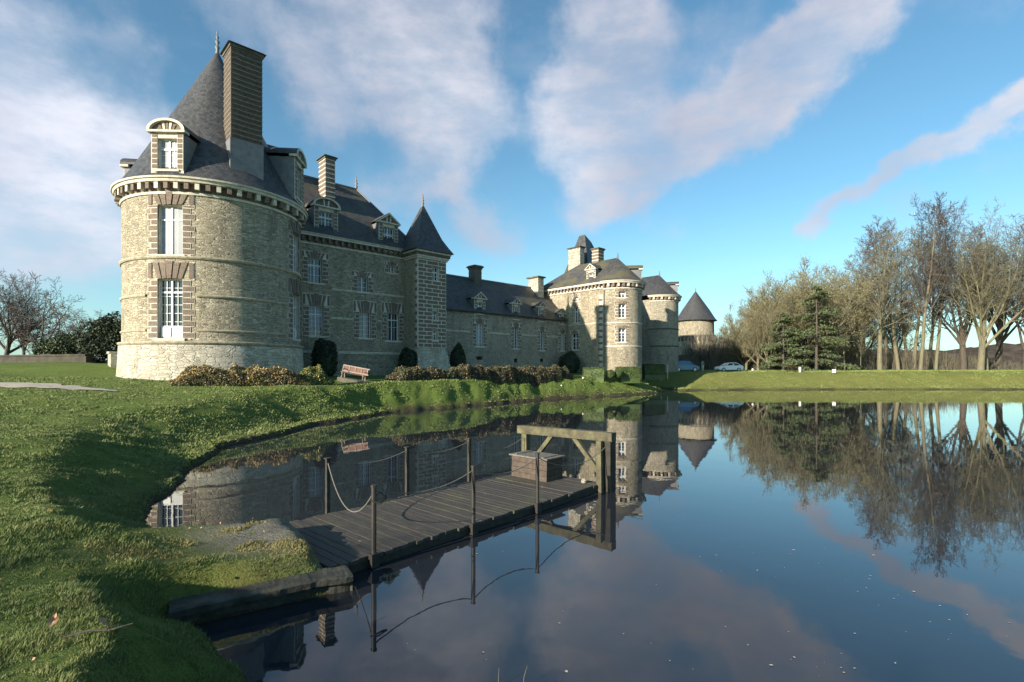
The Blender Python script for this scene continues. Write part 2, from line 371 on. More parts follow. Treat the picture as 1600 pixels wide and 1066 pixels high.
    def build(s, name, mats, parent=None, smooth_merge=False):
        me = bpy.data.meshes.new(name); me.from_pydata(s.v, [], s.f)
        if isinstance(mats, str): mats = [mats]
        for x in mats: me.materials.append(MATS[x])
        me.polygons.foreach_set('material_index', s.m)
        uvl = me.uv_layers.new(name='UVMap'); data = np.zeros((len(me.loops), 2), np.float32)
        for p, uv in zip(me.polygons, s.uv):
            if uv is None:
                n = p.normal
                if abs(n.z) > .97: uv = [(me.vertices[i].co.x, me.vertices[i].co.y) for i in p.vertices]
                else:
                    t = Vector((-n.y, n.x, 0)).normalized(); b = n.cross(t)
                    uv = [(me.vertices[i].co.dot(t), me.vertices[i].co.dot(b)) for i in p.vertices]
            for k, q in zip(p.loop_indices, uv): data[k] = q
        uvl.data.foreach_set('uv', data.ravel())
        if any(s.sm):
            bm = bmesh.new(); bm.from_mesh(me); bmesh.ops.remove_doubles(bm, verts=bm.verts, dist=.0005); bm.to_mesh(me); bm.free()
            if all(s.sm): me.polygons.foreach_set('use_smooth', [True]*len(me.polygons))
            else:
                me.polygons.foreach_set('use_smooth', [True]*len(me.polygons)); me.set_sharp_from_angle(angle=R(35))
        me.update()
        return link(bpy.data.objects.new(name, me), parent)
def fast_mesh(name, V, F, mats, midx=None, parent=None, smooth=False):
    V = np.asarray(V, np.float32); F = np.asarray(F, np.int32); k = F.shape[1]
    me = bpy.data.meshes.new(name); me.vertices.add(len(V)); me.vertices.foreach_set('co', V.ravel())
    me.loops.add(F.size); me.loops.foreach_set('vertex_index', F.ravel())
    me.polygons.add(len(F)); me.polygons.foreach_set('loop_start', np.arange(0, F.size, k, dtype=np.int32))
    for x in ([mats] if isinstance(mats, str) else mats): me.materials.append(MATS[x])
    if midx is not None: me.polygons.foreach_set('material_index', np.asarray(midx, np.int32))
    me.update(calc_edges=True)
    if smooth: me.polygons.foreach_set('use_smooth', [True]*len(F))
    return link(bpy.data.objects.new(name, me), parent)
def leaf_cloud(rng, P, size, up=0.0):       # small quads at the points P
    n = len(P); a = rng.normal(size=(n, 3)); a[:, 2] = a[:, 2]*(1-up); a /= np.linalg.norm(a, axis=1)[:, None]
    b = rng.normal(size=(n, 3)); b -= a*(a*b).sum(1)[:, None]; b /= np.linalg.norm(b, axis=1)[:, None]
    s = (size*rng.uniform(.5, 1.3, n))[:, None]
    V = np.stack([P-a*s, P+b*s*.6, P+a*s, P-b*s*.6], 1).reshape(-1, 3); F = np.arange(4*n).reshape(n, 4)
    return V, F
rng = np.random.default_rng(7)

# ------------------------------------------------------------------ terrain
def wp(px, py, z=0.0):
    d = 800*(2.8-z)/(py-575); return ((px-800)/800*d, d)
pond = [(-1.7, 3.1), (-2.37, 4.56), (-2.95, 5.1), (-3.3, 5.42), (-3.55, 5.52), (-2.1, 6.4), (-3.5, 8.65), (-5.15, 7.5), wp(243, 841), wp(233, 806), wp(238, 789), wp(262, 770), wp(277, 759), wp(300, 736),
        wp(311, 725), wp(350, 697), wp(420, 684), wp(502, 663), wp(560, 654), wp(612, 645), wp(710, 637), wp(780, 631), wp(860, 624), wp(940, 620), wp(1017, 615.5),
        (18.6, 61.5), (16.8, 64.5), (15.2, 68), (15.5, 70.5), (19.5, 70), (21.5, 67), wp(1062, 611), wp(1100, 610), wp(1200, 609.2), wp(1300, 608.9), wp(1450, 608.8), wp(1600, 609.0), (95, 64), (120, 45), (110, 10), (40, -2), (6, 1.9)]
PD = np.array(pond)
ctrl = np.array([
    (-10.8, 13.6, .55), (-9.4, 11.2, .50), (-8.2, 9.2, .50), (-6.8, 7.9, .5), (-13.0, 18.5, .8), (-12.0, 22.8, 1.0), (-11.0, 26.5, 1.35), (-9.8, 32.5, 1.72), (-14.0, 15.0, 1.05), (-12, 10, 1.1), (-10, 8, .95), (-16, 14, 1.5),
    (-3.2, 2.6, .9), (-6.2, 6.2, 1.08), (-11.7, 11.7, 1.6), (-10.4, 12.8, 1.6), (-7.4, 9.4, 1.15), (-5.8, 6.6, .95), (-4.6, 4.8, .75), (-4.2, 6.6, .36), (-3.2, 6.8, .33), (-4.2, 7.6, .36), (-5.6, 5.6, .78), (-3.4, 4.3, .8),
    (-15, 19.5, 1.6), (-17, 21, 2.0), (-26, 24, 2.2), (-20, 23, 2.1), (-16, 26, 2.05), (-12.5, 30, 1.98), (-24, 30, 2.4), (-20, 29.5, 2.36), (-7, 37.5, 1.95), (-2.5, 42, 1.92), (3, 47, 1.8), (8, 52, 1.85), (14, 58, 1.8), (0, 52, 2.5), (10, 62, 2.75),
    (-12, 40, 2.4), (-32, 30, 2.5), (-36, 40, 3.65), (-30, 39.5, 3.6), (-44, 38, 3.7), (-60, 45, 3.7), (-80, 80, 3.7), (-30, 60, 3.6), (0, 80, 3.2), (25, 78, 2.25), (32, 76, 2.2), (45, 76, 2.2), (60, 76, 2.25), (80, 78, 2.3),
    (30, 95, 2.55), (50, 95, 2.55), (80, 100, 2.6), (100, 120, 2.7), (40, 130, 2.7), (0, 140, 3.), (200, 200, 3.), (-200, 200, 4), (-15, 0, 1.2), (-30, 5, 1.6), (-20, -30, 1.5), (10, -10, 1.2), (60, -40, 1.5), (140, 20, 2), (-100, 0, 2.5), (20, 68, 1.9)])
def pond_dist(X, Y):
    d = np.full(X.shape, 1e9); ins = np.zeros(X.shape, bool)
    for i in range(len(PD)):
        a = PD[i]; b = PD[(i+1) % len(PD)]; e = b-a; L = (e**2).sum()
        t = np.clip(((X-a[0])*e[0]+(Y-a[1])*e[1])/L, 0, 1)
        d = np.minimum(d, np.hypot(X-a[0]-t*e[0], Y-a[1]-t*e[1]))
        c = ((a[1] > Y) != (b[1] > Y)) & (X < (b[0]-a[0])*(Y-a[1])/((b[1]-a[1]) or 1e-9)+a[0]); ins ^= c
    return np.where(ins, -d, d)
def ss(x): x = np.clip(x, 0, 1); return x*x*(3-2*x)
def vnoise(X, Y, s, seed=0):
    x = X*s+seed*17.3; y = Y*s+seed*9.1; xi = np.floor(x); yi = np.floor(y); fx = ss(x-xi); fy = ss(y-yi)
    def h(a, b): q = np.sin(a*127.1+b*311.7+seed)*43758.5453; return q-np.floor(q)
    return (h(xi, yi)*(1-fx)+h(xi+1, yi)*fx)*(1-fy)+(h(xi, yi+1)*(1-fx)+h(xi+1, yi+1)*fx)*fy-.5
def zfun(X, Y, full=False):
    X = np.asarray(X, float); Y = np.asarray(Y, float)
    rr = np.hypot(X, Y)
    num = 0; den = 0
    for cx_, cy_, cz_ in ctrl:
        q = 1/(((X-cx_)**2+(Y-cy_)**2+ .02*(cx_**2+cy_**2)+.15)**1.6); num = num+q*cz_; den = den+q
    B = num/den
    D = pond_dist(X, Y); D = D+(vnoise(X, Y, 1.3, 31)*.35+vnoise(X, Y, 4.1, 32)*.16)*np.interp(rr, [4, 8, 30, 70], [.25, .5, 1.2, 2.2])*(1-np.exp(-(((X+3.0)/1.6)**2+((Y-7.0)/1.6)**2)**2))
    causew = np.exp(-(((X+3.7)/1.7)**2+((Y-7.0)/1.5)**2)**2)
    wdt = np.where(rr < 9, 1.6, np.where(rr < 22, 3.4, 4.2)); wdt = np.interp(rr, [5, 9, 14, 20, 30, 34, 39, 50, 60, 75], [.9, 1.1, 2.2, 4.2, 4.0, 2.8, 2.4, 2.6, 3.6, 9])
    wdt = wdt*(1-causew)+.25*causew
    lip = np.interp(rr, [5, 20, 60], [.10, .16, .2])
    prof = lip*np.clip(D/.12, 0, 1)+(np.maximum(B-lip, .1))*ss((D-.05)/wdt)
    fade = np.clip(D/2, 0, 1)
    prof = prof+fade*(vnoise(X, Y, .33, 1)*.16+vnoise(X, Y, 1.1, 2)*.07)*np.interp(rr, [3, 12, 60], [.6, 1, 1.2])+np.clip(D/.4, 0, 1)*vnoise(X, Y, 3.2, 3)*.035*(1-.6*causew)
    z = np.where(D > 0, prof, np.maximum(D*.5, -1.0)-.02)
    z = z-.25*np.clip((rr-250)/300, 0, 1)
    return (z, D) if full else z
def zat(x, y): return float(zfun(np.array([x]), np.array([y]))[0])
def axis(c, lo, hi, step, n):
    u = np.linspace(-1, 1, n); k = 5.2; s = np.sinh(k*u)/np.sinh(k)
    return np.where(u < 0, c+s*(c-lo), c+s*(hi-c))
NX, NY = 620, 560
gx = axis(-4.5, -700, 700, 0, NX); gy = axis(7.5, -160, 1500, 0, NY)
GX, GY = np.meshgrid(gx, gy); GX = GX+vnoise(GX, GY, .5, 5)*0
GZ, GD = zfun(GX, GY, True)
idx = np.arange(NX*NY).reshape(NY, NX)
F = np.stack([idx[:-1, :-1], idx[:-1, 1:], idx[1:, 1:], idx[1:, :-1]], -1).reshape(-1, 4)
ground = fast_mesh('ground', np.stack([GX, GY, GZ], -1).reshape(-1, 3), F, 'grass_ground', smooth=True); tag(ground, kind='structure')
RR = np.hypot(GX, GY)
caus = np.exp(-(((GX+3.3)/1.3)**2+((GY-7.45)/1.0)**2)**2)
soil = np.clip(1-(GD-.05)/np.interp(RR, [5, 20, 60], [.18, .5, .9]), 0, 1)+ .55*np.exp(-(((GX-33)/60)**2))*0
bed = ((GZ < .5) & (RR > 9) & (RR < 60) & (GX < 16))*np.clip(vnoise(GX, GY, .6, 8)*2+.5, 0, 1)*.6
yel = np.clip((GY-60)/8, 0, 1)*np.clip((GX-15)/6, 0, 1)*np.clip((84-GY)/14, 0, 1)*.9 + .75*np.exp(-(((GX+3.9)/1.5)**2+((GY-6.6)/1.2)**2)**2)
attr = ground.data.color_attributes.new('mask', 'FLOAT_COLOR', 'POINT')
attr.data.foreach_set('color', np.stack([caus, np.clip(soil+bed*.6, 0, 1), yel, np.ones_like(GX)], -1).astype(np.float32).ravel())
mb = MB(); mb.face([(-200, -60, 0), (300, -60, 0), (300, 120, 0), (-200, 120, 0)])
o = mb.build('water', 'water'); tag(o, kind='structure')
# gravel path on the far left
pc = [(-46, 22.5), (-36, 24), (-28, 24.5), (-22, 23.8), (-17.5, 22.6)]; pw = [1.9, 1.9, 1.6, 1.0, .15]
V = []; nseg = 60; ncs = 6
for i in range(nseg+1):
    t = i/nseg*(len(pc)-1); k = min(int(t), len(pc)-2); f = t-k
    x = pc[k][0]*(1-f)+pc[k+1][0]*f; y = pc[k][1]*(1-f)+pc[k+1][1]*f; wd = pw[k]*(1-f)+pw[k+1]*f
    for j in range(ncs+1): yy = y+(j/ncs*2-1)*wd*(1+.15*math.sin(i*1.3)); V.append((x, yy, zat(x, yy)+.035))
F = [(i*(ncs+1)+j, (i+1)*(ncs+1)+j, (i+1)*(ncs+1)+j+1, i*(ncs+1)+j+1) for i in range(nseg) for j in range(ncs)]
tag(fast_mesh('path', V, F, 'gravel', smooth=True), kind='structure')
# wooded hills on the horizon
def hill(x0, x1, y, h, seed, name='hills'):
    n = 160; V = []
    for i in range(n+1):
        x = x0+(x1-x0)*i/n; e = min(1, 4*i/n, 4*(n-i)/n)
        hh = h*(.75+.35*math.sin(i*.05+seed)+.06*math.sin(i*.9+seed*3)+random.Random(i+seed).uniform(-.03, .05))*e
        V += [(x, y-40, 0), (x, y, hh*.8+2), (x, y+25, hh+3), (x, y+200, 0)]
    F = [(4*i+j, 4*(i+1)+j, 4*(i+1)+j+1, 4*i+j+1) for i in range(n) for j in range(3)]
    tag(fast_mesh(name, V, F, 'wood_hill', smooth=True), kind='structure')
hill(60, 620, 300, 25, 2.0); hill(-700, -60, 420, 9, 5.0)

# ------------------------------------------------------------------ grass blades
def blades(n, sampler, hmin, hmax, wd, mi, name, label):
    X, Y, H = sampler(n); Z, D = zfun(X, Y, True); ok = D > .03; X, Y, Z, H = X[ok], Y[ok], Z[ok], H[ok]; n = len(X)
    a = rng.uniform(0, 2*np.pi, n); h = H*rng.uniform(hmin, hmax, n); ww = wd*rng.uniform(.6, 1.4, n)*np.maximum(1, np.hypot(X, Y)/5)
    lean = rng.normal(size=(n, 2))*h[:, None]*.55+np.array([.25, .12])*h[:, None]
    b0 = np.stack([X-np.cos(a)*ww, Y-np.sin(a)*ww, Z-.01], 1); b1 = np.stack([X+np.cos(a)*ww, Y+np.sin(a)*ww, Z-.01], 1)
    tp = np.stack([X+lean[:, 0], Y+lean[:, 1], Z+h], 1)
    V = np.stack([b0, b1, tp], 1).reshape(-1, 3); F = np.arange(3*n).reshape(n, 3)
    o = fast_mesh(name, V, F, mi); tag(o, label, 'grass', kind='stuff'); return o
def samp_near(n):
    u = rng.uniform(0, 1, n); d = 2.4*np.exp(u*math.log(30/2.4)); k = rng.uniform(-1.15, -.1, n); X = k*d
    cl = vnoise(X, d, 2.3, 11)+vnoise(X, d, 6.0, 12)*.9+vnoise(X, d, 15.0, 13)*.5; H = np.clip(.75+cl*1.7, .15, 2.4)
    ok = ((k < -.3) | (d > 12)) & (np.exp(-(((X+3.45)/1.5)**2+((d-7.3)/1.1)**2)**2) < .5*rng.uniform(0, 1.2, len(X))+.1) & (cl > -.75); return X[ok], d[ok], H[ok]
blades(520000, samp_near, .012, .042, .0035, 'blade', 'lawn_grass', 'short mown green grass blades of the near lawn beside the pond')
def samp_bank(n):
    u = rng.uniform(0, 1, n); d = 14*np.exp(u*math.log(70/14)); X = rng.uniform(-.8, .35, n)*d
    Dd = pond_dist(X, d); ok = (Dd > .1) & (Dd < 3.6) & (vnoise(X, d, .8, 4) > -.2); return X[ok], d[ok], np.ones(ok.sum())
blades(240000, samp_bank, .02, .08, .005, 'blade', 'bank_grass', 'longer rough grass on the sloping bank below the chateau lawn')
def samp_far(n):
    X = rng.uniform(19, 95, n); d = rng.uniform(62, 92, n); ok = (vnoise(X, d, .35, 41)+vnoise(X, d, 1.1, 42)) > rng.uniform(-.6, .5, n); return X[ok], d[ok], np.clip(1+vnoise(X, d, .5, 43)*1.5, .4, 2)[ok]
blades(110000, samp_far, .03, .11, .0022, 'blade', 'far_grass', 'rough tufted grass of the far lawn below the bare trees')
def samp_dry(n):
    X = rng.normal(-3.7, .95, n); Y = rng.normal(7.0, .75, n); ok = vnoise(X, Y, 1.6, 61)+vnoise(X, Y, 5, 62)*.6 > .05; X, Y = X[ok], Y[ok]; return X, Y, np.clip(.7+vnoise(X, Y, 3, 6)*1.4, .2, 1.5)
blades(30000, samp_dry, .01, .05, .004, 'blade_dry', 'dry_grass', 'yellowed mossy grass on the causeway leading to the jetty')

n = 260; X = rng.uniform(-9, -2.6, n); Y = rng.uniform(3, 13, n); ok = pond_dist(X, Y) > .2; X, Y = X[ok], Y[ok]
LV, LF = leaf_cloud(rng, np.stack([X, Y, zfun(X, Y)+.03], 1), .022); tag(fast_mesh('leaf_litter', LV, LF, 'deadleaf'), 'small dead leaves scattered through the near lawn', 'leaves', kind='stuff')
# ------------------------------------------------------------------ the chateau
TH = math.atan2(.6884, .7254)
CH = empty('chateau', (-15.4, 42.5, 0), TH, label='long stone and brick chateau with round towers and steep slate roofs behind the lawn', cat='chateau')
def Pmain(u, v, o): return (u, o, v)
def Pcyl(cx, cy, Rr):
    def P(u, v, o):
        a = u/Rr; return (cx+(Rr-o)*math.cos(a), cy+(Rr-o)*math.sin(a), v)
    return P
def Pplane(ox, oy, ang):     # outward normal at angle ang (degrees, local frame); u runs to the viewer's right
    n = (math.cos(R(ang)), math.sin(R(ang))); t = (-n[1], n[0])
    def P(u, v, o): return (ox+t[0]*u-n[0]*o, oy+t[1]*u-n[1]*o, v)
    return P
def surround(P, u0, u1, v0, v1, parent, row=.34, wl=.55, ws=.38, head=.6, key=True, sides=(1, 1), keytop=None):
    mb = MB(); i = 0; v = v0
    while v < v1-.02:
        h = min(row, v1-v); wq = wl if i % 2 == 0 else ws
        for sgn, e, on in ((-1, u0, sides[0]), (1, u1, sides[1])):
            if not on: continue
            a, b = (e-wq, e) if sgn < 0 else (e, e+wq)
            mb.blk(P, a, b, v, v+h, -.03, .12, 1)
            m_ = .055; mb.blk(P, a+m_*(.9 if sgn < 0 else .5), b-m_*(.5 if sgn < 0 else .9), v+m_*.8, v+h-.02, -.045, -.02, 0)
        v += h; i += 1
    mb.blk(P, u0-ws, u1+ws, v0-.05, v0-.001, -.028, .1, 1)
    if head:
        nv = 5 if (u1-u0) > .95 else 3; tw = (u1-u0)+2*ws*.75; bw = u1-u0
        mb.blk(P, u0-wl, u1+wl, v1+.001, v1+head, -.025, .1, 1)
        for k in range(nv):
            b0 = u0+bw*k/nv+.03; b1 = u0+bw*(k+1)/nv-.03; cu = (u0+u1)/2
            t0 = cu+(b0-cu)*tw/bw; t1 = cu+(b1-cu)*tw/bw; top = v1+head-.05
            if key and k == nv//2: top = keytop if keytop else v1+head+.02; t0 -= .05; t1 += .05
            mb.blk4(P, [(b0, v1+.02), (b1, v1+.02), (t1, top), (t0, top)], -.05 if not (key and k == nv//2) else -.09, .0, 0)
        for sgn in (-1, 1):
            e = u0 if sgn < 0 else u1; a, b = sorted((e+sgn*(ws*.75-.02)+sgn*.05, e+sgn*(wl-.04)))
            if b-a > .05: mb.blk(P, a, b, v1+.05, v1+head-.06, -.045, .0, 0)
    return mb.build('surround', ['brick', 'pale_stone'], parent)
def window(P, u0, u1, v0, v1, depth=.32, cols=2, rows=4, shutter=0, transom=.72, parent=CH, sur=True, rail=False, label=None, mull=True, panel=0, **kw):
    fb = MB(); o0 = depth-.07; o1 = depth
    e = .06
    for a, b, c, d in ((u0, u0+e, v0, v1), (u1-e, u1, v0, v1), (u0+e, u1-e, v0, v0+e), (u0+e, u1-e, v1-e, v1)): fb.blk(P, a, b, c, d, o0, o1, 0)
    um = (u0+u1)/2; vt = v0+(v1-v0)*transom
    if mull: fb.blk(P, um-.045, um+.045, v0+e, v1-e, o0-.02, o1, 0)
    if transom < 1: fb.blk(P, u0+e, u1-e, vt-.05, vt+.05, o0-.03, o1-.002, 0)
    for s_, a, b in ((0, u0+e, um), (1, um, u1-e)):
        for k in range(1, cols): x = a+(b-a)*k/cols; fb.blk(P, x-.016, x+.016, v0+e, v1-e, o0+.02, o1-.005, 0)
    for k in range(1, rows):
        z = v0+(v1-v0)*k/rows; fb.blk(P, u0+e, u1-e, z-.016, z+.016, o0+.022, o1-.007, 0)
    w_ = fb.build('window', 'white_paint', parent)
    if label: w_['label'] = label
    gb = MB(); gb.blk(P, u0+.02, u1-.02, v0+.02, v1-.02, o1-.02, o1+.01, 0); gb.build('pane', 'glass', w_)
    if shutter:
        sb = MB(); z0 = v1-(v1-v0)*shutter
        ns = 4
        for k in range(ns):
            a = u0+.05+(u1-u0-.1)*k/ns; b = u0+.05+(u1-u0-.1)*(k+1)/ns; sb.blk(P, a+.006, b-.006, z0+.04, v1-.04, o0+.030, o0+.040, 0)
        sb.blk(P, u0+.05, u1-.05, z0+.05, v1-.05, o0+.041, o0+.048, 0)
        sb.build('shutter', 'white_shutter', w_)
    if panel:
        sb = MB(); sb.blk(P, u0+.04, u1-.04, v0+.03, v0+panel, o0-.05, o0-.025, 0)
        for k in range(2): sb.blk(P, u0+.12+k*(u1-u0)/2, u0+(u1-u0)/2-.06+k*(u1-u0)/2, v0+.12, v0+panel-.1, o0-.07, o0-.05, 0)
        sb.build('panel', 'white_paint', w_)
    if rail:
        sb = MB(); n = 9
        for k in range(n+1): x = u0+.03+(u1-u0-.06)*k/n; sb.blk(P, x-.014, x+.014, v0+.02, v0+.85, -.02, .01, 0)
        sb.blk(P, u0, u1, v0+.85, v0+.90, -.03, .02, 0); sb.blk(P, u0, u1, v0+.05, v0+.08, -.03, .02, 0); sb.build('railing', 'white_paint', w_)
    if sur: surround(P, u0, u1, v0, v1, w_, **kw)
    sl = MB(); sl.blk(P, u0-.12, u1+.12, v0-.13, v0, -.09, depth, 0); sl.build('sill', 'pale_stone', w_)
    return w_
def band(P, u0, u1, v, h=.16, out=.09, n=1, name='string_course', parent=CH, m='pale_stone'):
    mb = MB()
    for k in range(n):
        a = u0+(u1-u0)*k/n; b = u0+(u1-u0)*(k+1)/n
        mb.blk(P, a, b, v, v+h*.55, -out*.5, .05, 0); mb.blk(P, a, b, v+h*.55, v+h, -out, .05, 0)
    return mb.build(name, m, parent)
def cornice_flat(P, u0, u1, v, parent=CH, hh=.9):
    mb = MB(); mb.blk(P, u0, u1, v-hh, v-hh+.14, -.06, .05, 0); mb.blk(P, u0, u1, v-.28, v-.1, -.40, .05, 0); mb.blk(P, u0, u1, v-.1, v, -.48, .05, 0)
    n = int((u1-u0)/.55)
    for k in range(n): x = u0+(u1-u0)*(k+.5)/n; mb.blk(P, x-.11, x+.11, v-.66, v-.28, -.33, .02, 1)
    mb.blk(P, u0, u1, v-.64, v-.30, -.01, .0, 1)
    return mb.build('cornice', ['pale_stone', 'brick'], parent)
def cornice_round(cx, cy, Rr, v, a0, a1, n, parent=CH):
    mb = MB(); mb.lathe(cx, cy, [(Rr+.0, v-.92), (Rr+.07, v-.92), (Rr+.09, v-.78), (Rr+.02, v-.76)], n, a0, a1, 0, False)
    mb.lathe(cx, cy, [(Rr, v-.28), (Rr+.40, v-.28), (Rr+.44, v-.12), (Rr+.52, v-.1), (Rr+.54, v), (Rr-.2, v+.02)], n, a0, a1, 0, False)
    mb.lathe(cx, cy, [(Rr+.015, v-.76), (Rr+.015, v-.28)], n, a0, a1, 1, False)
    P = Pcyl(cx, cy, Rr); m_ = int(abs(R(a1-a0))*Rr/.52)
    for k in range(m_):
        u = R(a0+(a1-a0)*(k+.5)/m_)*Rr; mb.blk(P, u-.11, u+.11, v-.66, v-.275, -.34, .02, 0 if k % 2 else 1)
    return mb.build('cornice', ['pale_stone', 'brick'], parent)
def quoins(P, u, v0, v1, sgn, parent=CH, row=.36, wl=.7, ws=.42, both=False, name='quoins'):
    mb = MB(); v = v0; i = 0
    while v < v1-.02:
        h = min(row, v1-v); wq = wl if i % 2 == 0 else ws; a, b = sorted((u, u+sgn*wq)); mb.blk(P, a, b, v, v+h, -.03, .05, 1)
        if i % 2 == 0 or both: mb.blk(P, a+.05, b-.05, v+.05, v+h-.02, -.045, -.02, 0)
        v += h; i += 1
    return mb.build(name, ['brick', 'pale_stone'], parent)
def chimney(x0, x1, y0, y1, z0, z1, zplain=None, mats=('brick', 'pale_stone'), label=None, course=.40, parent=CH, plain='lead'):
    mb = MB(); z = z0
    if zplain: mb.box(x0-.06, x1+.06, y0-.06, y1+.06, z0, zplain, 2); z = zplain
    i = 0
    while z < z1-.45:
        h1 = course*.76; mb.box(x0, x1, y0, y1, z, z+h1, 0); mb.box(x0-.018, x1+.018, y0-.018, y1+.018, z+h1, z+course, 1); z += course; i += 1
    ob = mb.build('chimney', [mats[0], mats[1], plain], parent)
    cb = MB(); cb.box(x0-.08, x1+.08, y0-.08, y1+.08, z, z+.18, 0); cb.box(x0-.2, x1+.2, y0-.2, y1+.2, z+.18, z1-.08, 0); cb.box(x0-.1, x1+.1, y0-.1, y1+.1, z1-.08, z1, 0); cb.box(x0+.25, x1-.25, y0+.2, y1-.2, z1, z1+.02, 1)
    cb.build('cap', ['wall_old', 'dark_void'], ob)
    if label: ob['label'] = label
    return ob
def dormer(P, u0, u1, v0, v1, style='arch', back=3.0, parent=CH, sw=.42, shutter=0, roofm='slate', cols=2, rows=4, label=None, pale=False):
    """front with a window opening, cheeks running back, pediment and little roof"""
    a, b = u0-sw, u1+sw; mb = MB()
    mb.wall(P, [a, b], [v0-.25, v1+.3], [(u0, u1, v0, v1)], .35, 0, 0)
    for x in (a, b): mb.face([P(x, v0-.25, 0), P(x, v0-.25, back), P(x, v1+.3, back), P(x, v1+.3, 0)], 1)
    cu = (a+b)/2; hw = (b-a)/2+.15; zt = v1+.3
    ob = mb.build('dormer', ['pale_stone', 'lead'], parent)
    if label: ob['label'] = label
    pb = MB(); rb = MB(); n = 14 if style == 'arch' else 2
    rise = hw*.62 if style == 'arch' else hw*.75
    pts = []
    for k in range(n+1):
        t = k/n
        if style == 'arch': an = math.pi*(1-t); pts.append((cu+hw*math.cos(an), zt+.12+rise*math.sin(an)))
        else: pts.append((cu-hw+2*hw*t, zt+.12+rise*(1-abs(2*t-1))))
    for (x0, z0), (x1, z1) in zip(pts, pts[1:]):
        ix0, iz0 = cu+(x0-cu)*.84, zt+.12+(z0-zt-.12)*.80; ix1, iz1 = cu+(x1-cu)*.84, zt+.12+(z1-zt-.12)*.80
        pb.blk4(P, [(ix0, iz0), (x0, z0), (x1, z1), (ix1, iz1)], -.22, .3, 1)
        pb.face([P(cu, zt+.12, -.02), P(ix0, iz0, -.02), P(ix1, iz1, -.02)], 0)
        rb.face([P(x0, z0+.03, -.2), P(x1, z1+.03, -.2), P(x1, z1+.03, back), P(x0, z0+.03, back)], 0)
        rb.face([P(x0, z0+.03, -.2), P(x1, z1+.03, -.2), P(x1, z1-.05, -.2), P(x0, z0-.05, -.2)], 0)
    pb.blk(P, cu-hw, cu+hw, zt, zt+.12, -.2, .3, 1)
    for k in (-2, -1, 0, 1, 2) if style == 'arch' else (-1, 0, 1):
        x = cu+k*.2; ht = rise*(.72 if abs(k) < 2 else .5); pb.blk4(P, [(cu+k*.15-.055, zt+.13), (cu+k*.15+.055, zt+.13), (cu+k*.22+.075, zt+.12+ht), (cu+k*.22-.075, zt+.12+ht)], -.06, -.01, 1 if k % 2 else 0)
    pb.build('pediment', ['brick', 'pale_stone'], ob)
    rb.build('roof', roofm, ob)
    # frame, pane
    wv = window(P, u0, u1, v0, v1, depth=.3, cols=cols, rows=rows, shutter=shutter, parent=ob, sur=False, transom=.68)
    for ch in list(wv.children): ch.parent = ob            # keep to three levels
    sur_ = surround(P, u0, u1, v0, v1+.28, ob, row=.30, wl=sw-.02, ws=sw-.02, head=0)
    return ob
def finial(x, y, z, h, parent=CH, name='finial'):
    mb = MB(); mb.lathe(x, y, [(.16, z-.3), (.09, z+.05), (.16, z+h*.18), (.05, z+h*.26), (.15, z+h*.42), (.04, z+h*.5), (.11, z+h*.62), (.03, z+h*.7), (.06, z+h*.8), (0, z+h)], 10); return mb.build(name, 'lead', parent)

# --- round tower at the near corner
TC = (-8.57, -2.06); TR = 5.25; PT = Pcyl(TC[0], TC[1], TR)
def ua(a, Rr=TR): return R(a)*Rr
wl_ = [(-131, 4.52, 8.0), (-131, 9.42, 12.3), (-38, 4.8, 7.9), (-38, 9.45, 12.1)]
ops = [(ua(a)-.72, ua(a)+.72, b, c) for a, b, c in wl_]
mb = MB(); mb.wall(PT, [ua(a) for a in np.arange(-260, 101, 4)], [4.2, 7, 9.2, 13.1], ops, .4, 0, 1, True); mb.build('tower_wall', ['rubble', 'pale_stone'], CH)
mb = MB(); mb.lathe(TC[0], TC[1], [(TR+.32, 1.4), (TR+.24, 2.6), (TR+.16, 4.15)], 72); mb.build('plinth', 'plinth_stone', CH)
mb = MB()
for z, o_, h_ in ((9.16, .13, .17), (6.95, .09, .14), (4.92, .07, .12), (4.15, .22, .2)):
    if z in (9.16, 4.15): mb.lathe(TC[0], TC[1], [(TR, z), (TR+o_*.6, z+.02), (TR+o_, z+h_*.6), (TR+o_, z+h_), (TR-.02, z+h_+.04)], 90, smooth=False)
    else:
        for a0, a1 in ((-260, -147), (-115, -54), (-22, 90)): mb.lathe(TC[0], TC[1], [(TR, z), (TR+o_*.6, z+.02), (TR+o_, z+h_*.6), (TR+o_, z+h_), (TR-.02, z+h_+.04)], 40, a0, a1, smooth=False)
mb.build('string_course', 'ledge_stone', CH)
cornice_round(TC[0], TC[1], TR, 13.85, -260, 100, 110)
window(PT, *ops[0], cols=2, rows=7, transom=.78, rail=False, panel=.75, head=1.0, label='sunlit tall french window low on the round tower', wl=.62, ws=.42)
window(PT, *ops[1], cols=2, rows=5, shutter=1, head=.7, keytop=13.25, label='sunlit upper tower window closed with white shutters', wl=.62, ws=.42)
window(PT, *ops[2], cols=2, rows=7, panel=.75, head=1.0, label='shaded tall window low on the round tower', wl=.62, ws=.42)
window(PT, *ops[3], cols=2, rows=6, head=.7, keytop=13.2, label='shaded upper window on the round tower', wl=.62, ws=.42)
mb = MB(); mb.lathe(TC[0], TC[1], [(5.72, 13.84), (5.3, 14.35), (4.85, 15.1), (4.2, 16.35), (2.66, 19.35), (1.25, 22.1), (.06, 24.45)], 72); mb.build('conical_roof', 'slate', CH)
finial(TC[0], TC[1], 24.5, 1.55)
def rad(a, r, cx=TC[0], cy=TC[1]): return Pplane(cx+r*math.cos(R(a)), cy+r*math.sin(R(a)), a)
dormer(rad(-131, 5.45), -.56, .56, 14.3, 16.1, 'arch', 2.6, shutter=1, sw=.36, label='large arched dormer on the sunlit side of the round tower')
